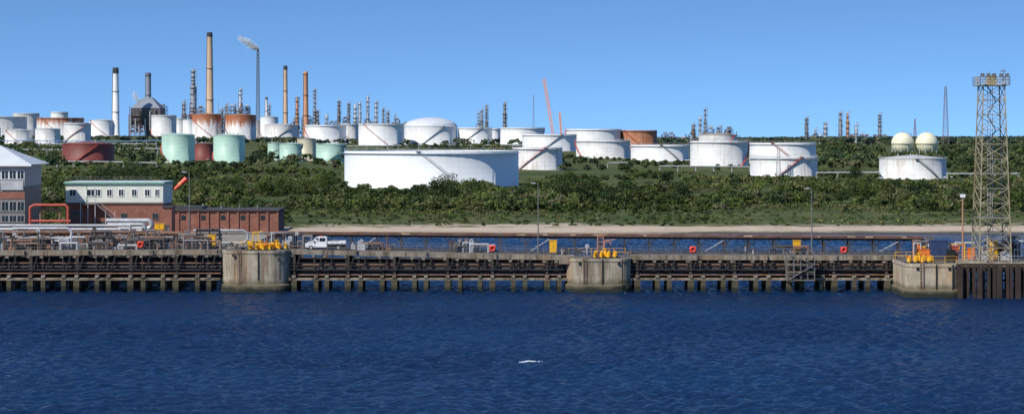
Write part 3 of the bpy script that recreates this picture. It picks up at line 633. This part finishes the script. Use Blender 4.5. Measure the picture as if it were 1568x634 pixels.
while x<xb:
    for yy_ in (293.6,299,305): b.cyl((x,yy_,-3),(x,yy_,zt-.92),.45,.45,'concrete_dark',10)
    x+=4
b.obj('berth_platform',(xa,292,0))
b=MB(); rail(b,X(1392,293),X(1464,293),292.6,z3d,z3d,'yellow_paint',1.8,.06); rail(b,xa+.5,xb,293.3,zt,zt,'steel_light',2,.06); rail(b,xa+.5,xb,305.5,zt,zt,'yellow_paint',2,.06); b.obj('guard_rail',(xa,293,zt))
hooks(X(1405,296),295,z3d)
def cabinet(px,d,wpx,hpx,mat,z0,name='equipment_cabinet'):
    x=X(px,d); w=wpx/F*d; h=hpx/F*d; b=MB(); b.b0(x-w/2,x+w/2,d-w*.35,d+w*.35,z0+.18,z0+h,mat); b.b0(x-w/2-.08,x+w/2+.08,d-w*.35-.08,d+w*.35+.08,z0+h,z0+h+.1,mat)
    for e in (-.4,.4): b.b0(x+w*e-.08,x+w*e+.08,d-w*.2,d+w*.2,z0,z0+.18,'steel_dark')
    b.b0(x-w*.42,x-w*.03,d-w*.35-.03,d-w*.35,z0+.3,z0+h-.15,mat); b.b0(x+w*.03,x+w*.42,d-w*.35-.03,d-w*.35,z0+.3,z0+h-.15,mat); b.box((x,d-w*.35-.05,z0+h*.55),(.06,.05,.25),'steel_dark')
    b.obj(name,(x,d,z0))
for px,d in ((325,309),(847,309),(1220,309)): cabinet(px,d,11,20,'yellow_paint',decktop(px))
cabinet(1521,300,13,30,'yellow_paint',zt); cabinet(1437,300,26,30,'navy_paint',z3d); cabinet(1456,296,12,18,'steel_black',z3d); cabinet(1416,301,18,16,'orange_paint',z3d); cabinet(1552,302,18,36,'building_grey',zt); cabinet(1487,301,10,18,'orange_paint',zt)
cabinet(1462,302,10,20,'red_paint',z3d); cabinet(1540,297,14,14,'steel_light',zt); cabinet(1424,303,12,34,'steel_grey',z3d)
def lifebuoy(px,d,z):
    x=X(px,d); b=MB(); R,r=.38,.13; n=20
    b.beam((x,d+.1,z),(x,d+.1,z+1.5),.09,.09,'steel_grey')
    vs=[];fs=[]
    for i in range(n):
        for j in range(8):
            t=2*math.pi*i/n;s=2*math.pi*j/8; vs.append((x+(R+r*math.cos(s))*math.cos(t),d-.1+r*math.sin(s),z+1.1+(R+r*math.cos(s))*math.sin(t)))
    for i in range(n):
        for j in range(8): fs.append((i*8+j,((i+1)%n)*8+j,((i+1)%n)*8+(j+1)%8,i*8+(j+1)%8))
    b.add(vs,fs,'lifebuoy_red',True); b.box((x,d+.1,z+1.1),(1.0,.05,1.0),'lifebuoy_red'); b.obj('lifebuoy',(x,d,z))
for px in (215,754,1061,1292): lifebuoy(px,YF-.05+.1,decktop(px)-.15)
def lamp(px,top,d,z0,mat='steel_grey'):
    x=X(px,d); z1=Z(top,d); b=MB(); b.cyl((x,d,z0),(x,d,z0+1.2),.16,.14,mat,10); b.cyl((x,d,z0+1.2),(x,d,z1),.11,.06,mat,8)
    b.beam((x-.1,d,z1),(x-.9,d-.2,z1+.1),.07,.07,mat); b.box((x-.8,d-.2,z1+.06),(.75,.35,.18),'steel_light'); b.b0(x-.25,x+.25,d-.2,d+.2,z0,z0+.1,mat); b.obj('street_lamp',(x,d,z0))
lamp(824,281,309.6,decktop(824)); lamp(1243,289,309.6,decktop(1243)); lamp(290,264,309.6,decktop(290))
x=X(1474,297); b=MB(); b.cyl((x,297,z3d),(x,297,Z(300,297)),.13,.1,'chimney_orange',8); b.box((x,297,Z(300,297)),(.7,.5,.5),'white_paint'); b.beam((x-.8,297,Z(322,297)),(x+.8,297,Z(322,297)),.08,.08,'steel_grey'); b.cyl((x,297,Z(300,297)),(x,297,Z(293,297)),.03,.03,'steel_grey',6)
for k in range(14): b.box((x+.2,296.9,z3d+.5+k*.65),(.3,.05,.05),'steel_grey')
b.obj('signal_pole',(x,297,z3d))
d=318; x=X(290,d)-.02; zs=Z(275,d); b=MB(); b.cyl((x,d,4),(x,d,zs+.6),.09,.05,'steel_light',8); b.beam((x,d,zs+.3),(x-.5,d-.2,zs+.3),.05,.05,'steel_light')
p=Vector((x-.45,d-.2,zs+.1)); q=Vector((X(269,d),d-.8,Z(290,d))); b.cyl(p,q,.5,.22,'lifebuoy_red',14,False); mid=p.lerp(q,.45); m2=p.lerp(q,.62); b.cyl(mid,m2,.40,.365,'orange_paint',14,False); b.obj('windsock',(x,d,4))
TR=empty('pipe_trestle',(0,332,0)); xa_,xb_=X(425,332),X(1415,330); za,zb_=Z(358.5,332),Z(366,330); b=MB()
n=int((xb_-xa_)/4.2)
b.beam((xa_,332,za-.15),(xb_,331,zb_-.15),2.0,.38,'steel_black'); b.beam((xa_,330.9,za+.12),(xb_,329.9,zb_+.12),.3,.16,'pipe_rusty')
b.cyl((xa_,332,za+.35),(xb_,331,zb_+.35),.16,.16,'pipe_rusty',8)
b.beam((xa_,332,3.6),(xb_,331,3.2),1.8,.3,'concrete_dark')
for i in range(n+1):
    f=i/n; x=xa_+(xb_-xa_)*f; y=332-f; zt_=za+(zb_-za)*f-.3
    b.beam((x,y-.8,-2),(x,y-.8,zt_),.28,.28,'steel_dark'); b.beam((x,y-.8,zt_-1.3),(x-1.05,y-.8,zt_),.16,.16,'steel_dark'); b.beam((x,y-.8,zt_-1.3),(x+1.05,y-.8,zt_),.16,.16,'steel_dark')
    b.beam((x,y+.8,-2),(x,y+.8,zt_),.2,.2,'pipe_rusty')
    if random.random()<.4: b.box((x+random.uniform(-1,1),y-1.05,zt_+.55),(random.uniform(.4,1.6),.2,.2),'concrete_pale')
    if i%7==3: b.beam((x,y-.9,4.4),(x+4.2,y-.9,zt_-.2),.16,.16,'steel_light')
b.obj('trestle_frame',(xa_,332,0),TR)
def clutter(name,p0,p1,d,z0,n,hmax,seed,mats):
    rs=random.Random(seed); b=MB(); x0,x1=X(p0,d),X(p1,d)
    for k in range(n):
        x=rs.uniform(x0,x1); y=d+rs.uniform(-1.2,1.2); h=rs.uniform(.3,1)*hmax; mt=rs.choice(mats); r=rs.random()
        if r<.3:
            b.cyl((x,y,z0),(x,y,z0+h),.12,.12,mt,8); b.cyl((x,y-.05,z0+h),(x,y+.05,z0+h),.35,.35,rs.choice(mats),12)
        elif r<.6:
            l=rs.uniform(1,4); b.path([(x,y,z0),(x,y,z0+h),(x+l,y,z0+h),(x+l,y,z0)],rs.uniform(.1,.22),mt,8)
        elif r<.8:
            l=rs.uniform(.6,1.6); b.box((x,y,z0+h*.3),(l,.6,h*.6),mt); b.cyl((x-l*.3,y,z0+h*.6),(x-l*.3,y,z0+h*.85),.15,.15,mt,8)
        else:
            for e in (-.4,.4): b.beam((x+e,y,z0),(x+e,y,z0+h),.07,.07,mt)
            for q_ in range(4): b.beam((x-.4,y,z0+h*(q_+1)/4),(x+.4,y,z0+h*(q_+1)/4),.06,.06,mt)
    b.obj(name,(x0,d,z0))
mm=['steel_grey','steel_dark','pipe_silver','steel_light','pipe_rusty','steel_dark']
clutter('pipe_manifold',-60,320,308.7,6.5,130,2.2,1,mm+['steel_dark','pipe_rusty','steel_black']); clutter('pipe_manifold',-60,325,314,6.0,70,3.6,21,['steel_dark','steel_dark','pipe_rusty','steel_grey','pipe_silver']); clutter('pipe_manifold',380,470,309,6.8,24,2.4,2,mm); clutter('pipe_manifold',540,600,309,6.4,14,2.0,3,mm); clutter('pipe_manifold',690,728,309,6.1,14,2.1,4,mm)
clutter('pipe_manifold',860,900,308,5.8,8,1.4,5,mm); clutter('pipe_manifold',1395,1470,302,z3d,34,3,6,mm+['orange_paint','yellow_paint','orange_paint']); clutter('pipe_manifold',1500,1600,301,zt,34,3.2,7,mm+['steel_light'])
clutter('pipe_manifold',905,965,307,z2d,8,1.1,8,mm); clutter('pipe_manifold',350,440,306.5,z1d,12,1.2,9,mm+['yellow_paint','yellow_paint']); clutter('pipe_manifold',1130,1215,309,5.85,10,1.3,10,mm)
b=MB(); x0,x1=X(1203,303),X(1245,303)
for x in np.linspace(x0,x1,5): b.beam((x,302.6,2.0),(x,302.6,6.6),.12,.12,'steel_grey'); b.beam((x,301.4,2.0),(x,301.4,6.6),.12,.12,'steel_grey')
for z in (2.1,3.4,4.6,5.8): b.beam((x0,302,z),(x1,302,z),1.2,.08,'tower_paint'); b.beam((x0,301.4,z+1),(x1,301.4,z+1),.06,.06,'steel_grey')
b.beam((x0,301.3,2.1),(x1,301.3,4.6),.5,.1,'steel_grey'); b.beam((x1,301.3,4.6),(x0,301.3,6.3),.5,.1,'steel_grey'); b.obj('access_stair',(x0,302,2))
# ------------------------------------------------------------------ left platform, pipes, buildings
b=MB(); xl,xr=-260,X(428,415); b.b0(xl,xr,330,440,3.5,4,'gravel')
for x in np.arange(xl+2,xr,5.5):
    for y in (331,340,360): b.cyl((x,y,-3),(x,y,3.5),.5,.5,'concrete_dark',10)
b.obj('quay_apron',(xl,330,4))
b=MB(); x0,x1=-140,X(335,322)
for k,(z,y,r,mt) in enumerate([(6.6,318,.32,'pipe_silver'),(7.0,320,.35,'steel_dark'),(7.9,319,.26,'steel_grey'),(8.7,321,.3,'pipe_rusty'),(9.1,323,.28,'pipe_silver'),(8.3,325,.4,'pipe_rusty'),(9.6,326,.25,'steel_light'),(7.4,317,.2,'steel_dark')]):
    xe=x1-random.uniform(0,7)-(11 if z>8.5 else 0); b.path([(x0,y,z),(xe,y,z),(xe,y,z-random.choice([1.5,3])),],r,mt,10)
for x in np.arange(x0,x1,4.5):
    for y in (317.5,326.5): b.beam((x,y,-2),(x,y,9.2),.28,.28,'steel_grey')
    for z in (6.2,7.5,8.3): b.beam((x,317,z-.1),(x,327,z-.1),.25,.25,'steel_dark')
    b.beam((x,317.4,6.3),(x+4.5,317.4,7.4),.14,.14,'steel_grey')
b.beam((x0,322,4.6),(x1,322,4.6),9,.3,'concrete_dark'); b.beam((x0,314,5.85),(x1,314,5.85),3,.25,'concrete_dark')
for x in np.arange(x0+2,x1,6): b.beam((x,314,-2),(x,314,5.7),.4,.4,'concrete_dark')
b.obj('pipe_rack',(x0,320,4))
def loop(name,px0,px1,py0,py1,d,r,mat,n=12):
    b=MB(); x0,x1=X(px0,d),X(px1,d); za_,zb2=Z(py0,d),Z(py1,d); rr=(za_-zb2)/2; pts=[(x0,d,za_),(x1-rr,d,za_)]+[(x1-rr+rr*math.sin(t),d,zb2+rr+rr*math.cos(t)) for t in np.linspace(.3,math.pi,8)]+[(x0+2,d,zb2)]
    b.path(pts,r,mat,n)
    for x in (x0+1,(x0+x1)/2): b.beam((x,d,4),(x,d,zb2),.3,.3,'steel_grey')
    b.obj(name,(x0,d,4))
loop('expansion_pipe',163,232,338,350,330,.42,'pipe_silver'); loop('expansion_pipe',165,222,344,354,327,.35,'pipe_silver'); 
loop('expansion_pipe',296,380,353,372,313.5,.2,'pipe_silver'); loop('expansion_pipe',300,420,357,376,315,.16,'steel_grey'); loop('expansion_pipe',20,110,350,366,316,.25,'pipe_silver')
b=MB(); d=360; pts=[(X(46,d),d,4),(X(46,d),d,Z(318,d)),(X(52,d),d,Z(314,d)),(X(100,d),d,Z(314,d)),(X(104,d),d,Z(318,d)),(X(104,d),d,4)]; b.path(pts,.26,'red_paint',12); b.path([(X(60,d),d+1,4),(X(60,d),d+1,Z(322,d)),(X(90,d),d+1,Z(322,d)),(X(90,d),d+1,4)],.22,'pipe_rusty',12); b.path([(X(50,d),d-1,Z(338,d)),(X(110,d),d-1,Z(338,d))],.24,'red_paint',10); b.obj('loading_pipe',(X(46,d),d,4))
def window(b,x,y,z,w,h,fr='white_paint'):
    b.b0(x-w/2,x+w/2,y-.06,y-.02,z-h/2,z+h/2,'window_glass')
    t=.12
    b.b0(x-w/2-t,x+w/2+t,y-.12,y-.005,z+h/2,z+h/2+t,fr); b.b0(x-w/2-t,x+w/2+t,y-.16,y-.005,z-h/2-t,z-h/2,fr)
    b.b0(x-w/2-t,x-w/2,y-.12,y-.005,z-h/2,z+h/2,fr); b.b0(x+w/2,x+w/2+t,y-.12,y-.005,z-h/2,z+h/2,fr); b.b0(x-.04,x+.04,y-.1,y-.06,z-h/2,z+h/2,fr)
d=420; E=empty('brick_control_building',(X(175,d),d,4)); x0,x1=X(101,d),X(250,d); zr=Z(282,d); zm=Z(312,d)
b=MB(); b.b0(x0,x1,d,d+11,4,zm,'brick_red'); b.b0(x0,x1,d-.25,d+11.25,zm,zr,'building_white'); b.obj('walls',(x0,d,4),E)
b=MB(); b.b0(x0-.4,x1+.4,d-.65,d+11.7,zr,zr+.35,'trim_green'); b.b0(x0-.2,x1+.2,d-.45,d+11.5,zr+.35,zr+.5,'roof_light'); b.b0(x0-.05,x1+.05,d-.33,d-.25,zm,zm+.3,'building_grey')
xm=X(133,d); b.b0(xm-.05,xm+.05,d-.35,d-.25,zm+.3,zr,'trim_green')
rail(b,x0,x1,d-.3,zr+.5,zr+.5,'steel_grey',2.5,.06)
b.obj('roof',(x0,d,zr),E)
b=MB()
for px,w in ((112,1.3),(140,1.9),(150,1.2),(168,1.0),(186,1.0),(206,1.0),(226,1.0),(241,.8)): window(b,X(px,d),d-.25,zr-1.9,w,1.35)
for px in (190,238): window(b,X(px,d),d,7.2,1.2,1.2,'building_grey')
window(b,X(118,d),d,7.5,2.2,1.6,'building_grey')
b.b0(X(153,d),X(160,d),d-.06,d-.01,4.0,6.2,'steel_dark'); b.obj('windows',(x0,d,4),E)
b=MB(); xs0,xs1=X(126,d),X(180,d)
b.b0(xs0,X(150,d),d-2.4,d-.3,zm-.1,zm+.05,'steel_grey'); b.beam((X(150,d),d-1.4,zm),(xs1,d-1.4,6.3),1.2,.2,'steel_grey'); b.beam((X(150,d),d-2.1,zm+1.1),(xs1,d-2.1,7.4),.08,.08,'steel_light')
for px in (127,138,149,165,179): b.beam((X(px,d),d-2.2,4),(X(px,d),d-2.2,zm+(1.1 if px<150 else -1.5)),.15,.15,'steel_light')
b.beam((xs0,d-2.2,zm+1.1),(X(150,d),d-2.2,zm+1.1),.08,.08,'steel_light'); b.obj('stairs',(xs0,d,4),E)
d=415; E=empty('brick_pump_house',(X(340,d),d,4)); x0,x1=X(258,d),X(425,d); zr=Z(323,d); b=MB(); b.b0(x0,x1,d,d+12,4,zr,'brick_red')
n=11
for i in range(n+1):
    x=x0+(x1-x0)*i/n; b.b0(x-.22,x+.22,d-.25,d-.003,4,zr,'brick_red')
    if i<n and i%2: b.b0(x+.6,x+1.6,d-.06,d-.01,6.6,7.6,'window_glass')
b.obj('walls',(x0,d,4),E)
b=MB(); b.b0(x0-.4,x1+.4,d-.5,d+12.4,zr,zr+.32,'roof_dark'); b.b0(x0-.1,x0+7,d+2,d+9,zr+.32,zr+.9,'roof_dark')
for i in range(5): b.cyl((x0+3+i*4,d+4,zr+.3),(x0+3+i*4,d+4,zr+1.2),.25,.25,'steel_grey',8)
b.obj('roof',(x0,d,zr),E)
b=MB(); b.b0(X(250,400),X(263,400),400,404,4,Z(318,400),'brick_red'); b.b0(X(248,400),X(265,400),399.7,404.3,Z(318,400),Z(318,400)+.25,'roof_dark'); b.b0(X(253,400),X(259,400),399.95,399.99,4,6.2,'steel_dark'); b.obj('brick_shed',(X(255,400),400,4))
cabinet(245,345,14,10,'yellow_paint',Z(353,345))
d=400; E=empty('office_building',(X(-40,d),d,4)); x0,x1=X(-170,d),X(38,d); ze=Z(252,d); b=MB(); b.b0(x0,x1,d,d+14,4,ze-4.6,'building_grey'); b.b0(x0,x1,d-.15,d+14,ze-4.6,ze,'office_cladding')
b.b0(x0,x1,d-.10,d-.003,Z(304,d)-.1,Z(294,d),'brick_red'); b.obj('walls',(x0,d,4),E)
b=MB(); xr0,xr1=x0-1,X(50,d); y0,y1=d-1.2,d+15; zt_=Z(233,d)+1.5
vs=[(xr0,y0,ze),(xr1,y0,ze),(xr1,y1,ze),(xr0,y1,ze),(xr0+9,(y0+y1)/2,zt_),(xr1-9,(y0+y1)/2,zt_)]
b.add(vs,[(0,1,5,4),(1,2,5),(2,3,4,5),(3,0,4),(3,2,1,0)],'roof_light'); b.b0(xr0,xr1,y0-.05,y0,ze-.35,ze+.05,'white_paint'); b.obj('roof',(x0,d,ze),E)
b=MB()
for px in range(-160,36,12):
    window(b,X(px,d),d-.15,Z(268,d),1.35,1.7)
    window(b,X(px,d),d,Z(316,d),1.35,1.9,'office_cladding'); window(b,X(px,d),d,Z(335,d),1.35,1.3,'office_cladding')
b.b0(x0,x1,d-.2,d-.155,Z(283,d),Z(281,d),'building_grey'); b.b0(X(2,d),X(36,d),d-.3,d-.21,Z(291,d),Z(277,d),'steel_light'); b.obj('windows',(x0,d,4),E)
# ------------------------------------------------------------------ pickup truck
def wheel(b,x,y,z,r=.38,w=.26):
    b.cyl((x,y-w/2,z),(x,y+w/2,z),r,r,'rubber',20); b.cyl((x,y-w/2-.01,z),(x,y-w/2+.02,z),r*.55,r*.5,'steel_light',12)
def truck(x,y,z):
    b=MB(); W_='white_paint'; y0,y1=y-1,y+1
    prof=[(0,.45),(0,1.0),(.25,1.15),(1.05,1.30),(1.75,2.02),(2.0,2.12),(3.35,2.12),(3.45,2.0),(3.45,.45)]
    k=len(prof); vs=[(x+a,y0+(.12 if h>1.3 else 0),z+h) for a,h in prof]+[(x+a,y1-(.12 if h>1.3 else 0),z+h) for a,h in prof]
    b.add(vs,[tuple(range(k))[::-1],tuple(range(k,2*k))]+[(i,(i+1)%k,k+(i+1)%k,k+i) for i in range(k)],W_)
    def win(pts):
        b.add([(x+a,y0+.055,z+h) for a,h in pts]+[(x+a,y0+.14,z+h) for a,h in pts],[(0,1,2,3),(4,5,6,7),(0,1,5,4),(1,2,6,5),(2,3,7,6),(3,0,4,7)],'window_glass')
    win([(1.25,1.36),(2.15,1.36),(2.15,1.95),(1.82,1.95)]); win([(2.3,1.36),(3.25,1.36),(3.25,1.95),(2.3,1.95)])
    b.beam((x+1.06,y,z+1.37),(x+1.70,y,z+2.03),1.6,.05,'window_glass')
    b.b0(x+3.45,x+3.6,y0+.1,y1-.1,z+1.05,z+2.05,'steel_grey')
    b.b0(x+3.6,x+6.5,y0-.02,y1+.02,z+.85,z+1.0,'steel_grey')
    for yy_ in (y0-.03,y1-.03): b.b0(x+3.62,x+6.48,yy_,yy_+.06,z+1.0,z+1.42,W_)
    for q in (3.62,6.42): b.b0(x+q,x+q+.06,y0+.035,y1-.035,z+1.0,z+1.42,W_)
    for q in (4.3,5.1,5.9): b.b0(x+q,x+q+.06,y0-.06,y0-.03,z+1.0,z+1.42,'steel_light')
    b.b0(x+3.5,x+6.4,y0+.5,y1-.5,z+.5,z+.84,'steel_black'); b.b0(x-.08,x+.1,y0+.02,y1-.02,z+.38,z+.6,'steel_dark'); b.b0(x-.03,x+.12,y0+.05,y0+.4,z+.75,z+.95,'window_glass')
    b.b0(x+1.35,x+1.5,y0-.2,y0-.02,z+1.3,z+1.55,'steel_black'); b.b0(x+2.3,x+2.7,y-.3,y+.3,z+2.13,z+2.22,'orange_paint')
    for wx in (.95,5.3):
        for wy in (y0+.12,y1-.12): wheel(b,x+wx,wy,z+.38)
    b.b0(x+4.2,x+5.4,y-.5,y+.5,z+1.0,z+1.6,'steel_grey')
    b.obj('pickup_truck',(x,y,z))
truck(X(468,306),306.2,decktop(495)-.03)
# ------------------------------------------------------------------ lattice tower right
d=297; b,x,z0,z1=lattice(1518,131,d,5.0,3.3,12,'tower_paint',th=.16,z0=zt)
for k in range(1,13):
    f=k/12; z=z0+(z1-z0)*f; pz=z-(z1-z0)/12
    if k in (3,6,9): w=(5.0+(3.3-5.0)*f)/2; b.b0(x-w,x+w,d-w,d+w,z-.05,z+.03,'steel_grey')
    if k%2: b.beam((x-.6,d-.2,pz),(x+.7,d-.2,z),.5,.06,'steel_grey')
    else: b.beam((x+.7,d+.3,pz),(x-.6,d+.3,z),.5,.06,'steel_grey')
for e in (-.35,.05,.4): b.beam((x+e,d+.9,z0),(x+e,d+.9,z1),.07,.07,random.choice(['steel_dark','steel_light','pipe_rusty']))
w=2.3; b.b0(x-w,x+w,d-w,d+w,z1-.1,z1+.05,'tower_paint')
for yy_ in (d-w,d+w):
    for q in np.linspace(-w,w,7): b.beam((x+q,yy_,z1),(x+q,yy_,z1+1.3),.08,.08,'tower_paint')
    for h in (.45,.85,1.3): b.beam((x-w,yy_,z1+h),(x+w,yy_,z1+h),.07,.07,'tower_paint')
for xx in (x-w,x+w):
    for q in np.linspace(-w,w,6): b.beam((xx,d+q,z1),(xx,d+q,z1+1.3),.08,.08,'tower_paint')
    for h in (.45,.85,1.3): b.beam((xx,d-w,z1+h),(xx,d+w,z1+h),.07,.07,'tower_paint')
for q in (-2,-1.1,-.2,.9,1.8): b.box((x+q,d-w-.25,z1+1.55),(.55,.35,.45),'steel_grey')
for q in (-1.6,1.2): b.box((x+q,d-w-.25,z1+.3),(.4,.3,.35),'steel_light')
b.box((x,d,z1+.8),(1.3,1.3,1.5),'tower_paint'); b.cyl((x+1.9,d,z1),(x+1.9,d,z1+2.6),.06,.04,'steel_grey',6); b.beam((x+1.4,d,z1+2.2),(x+2.3,d,z1+2.2),.08,.15,'steel_grey'); b.cyl((x-.3,d,z1),(x-.3,d,z1+2.3),.05,.03,'steel_grey',6)
b.obj('lattice_tower',(x,d,z0))
# ------------------------------------------------------------------ camera, light, sky
cam=bpy.data.cameras.new('camera'); co=bpy.data.objects.new('camera',cam); scene.collection.objects.link(co); scene.camera=co
co.location=(0,0,CH); co.rotation_euler=(math.radians(90),0,0); cam.sensor_width=36; cam.lens=F/1568*36; cam.shift_y=-(317-HZ)/1568; cam.clip_start=1; cam.clip_end=60000
el=math.radians(42); az=Vector((-.70,-.71,0)).normalized(); s=Vector((az.x*math.cos(el),az.y*math.cos(el),math.sin(el)))
sl=bpy.data.lights.new('sun','SUN'); sl.energy=4.8; sl.angle=math.radians(.5); sl.color=(1,.95,.86); so=bpy.data.objects.new('sun',sl); scene.collection.objects.link(so); so.rotation_euler=s.to_track_quat('Z','Y').to_euler()
w_=bpy.data.worlds.new('World'); scene.world=w_; w_.use_nodes=True; nt=w_.node_tree; bg=nt.nodes['Background']; sk=N(nt,'ShaderNodeTexSky'); sk.sky_type='NISHITA'; sk.sun_disc=False
sk.sun_elevation=el; sk.sun_rotation=math.radians(224.6); sk.air_density=1.0; sk.dust_density=.3; sk.ozone_density=2.5
tc=N(nt,'ShaderNodeTexCoord'); sp=N(nt,'ShaderNodeSeparateXYZ'); L(nt,tc.outputs['Generated'],sp.inputs[0]); cb=N(nt,'ShaderNodeCombineXYZ')
L(nt,sp.outputs[0],cb.inputs[0]); L(nt,sp.outputs[1],cb.inputs[1]); L(nt,mth(nt,'ADD',mth(nt,'MULTIPLY',sp.outputs[2],2.4),.19),cb.inputs[2]); L(nt,cb.outputs[0],sk.inputs[0])
skc=mixc(nt,1.0,sk.outputs[0],(.84,1.15,1.40),'MULTIPLY')
L(nt,skc,bg.inputs[0]); bg.inputs[1].default_value=.13
scene.view_settings.view_transform='Standard'; scene.view_settings.look='None'; scene.view_settings.exposure=0
print('polys',sum(len(o.data.polygons) for o in scene.objects if o.type=='MESH'))
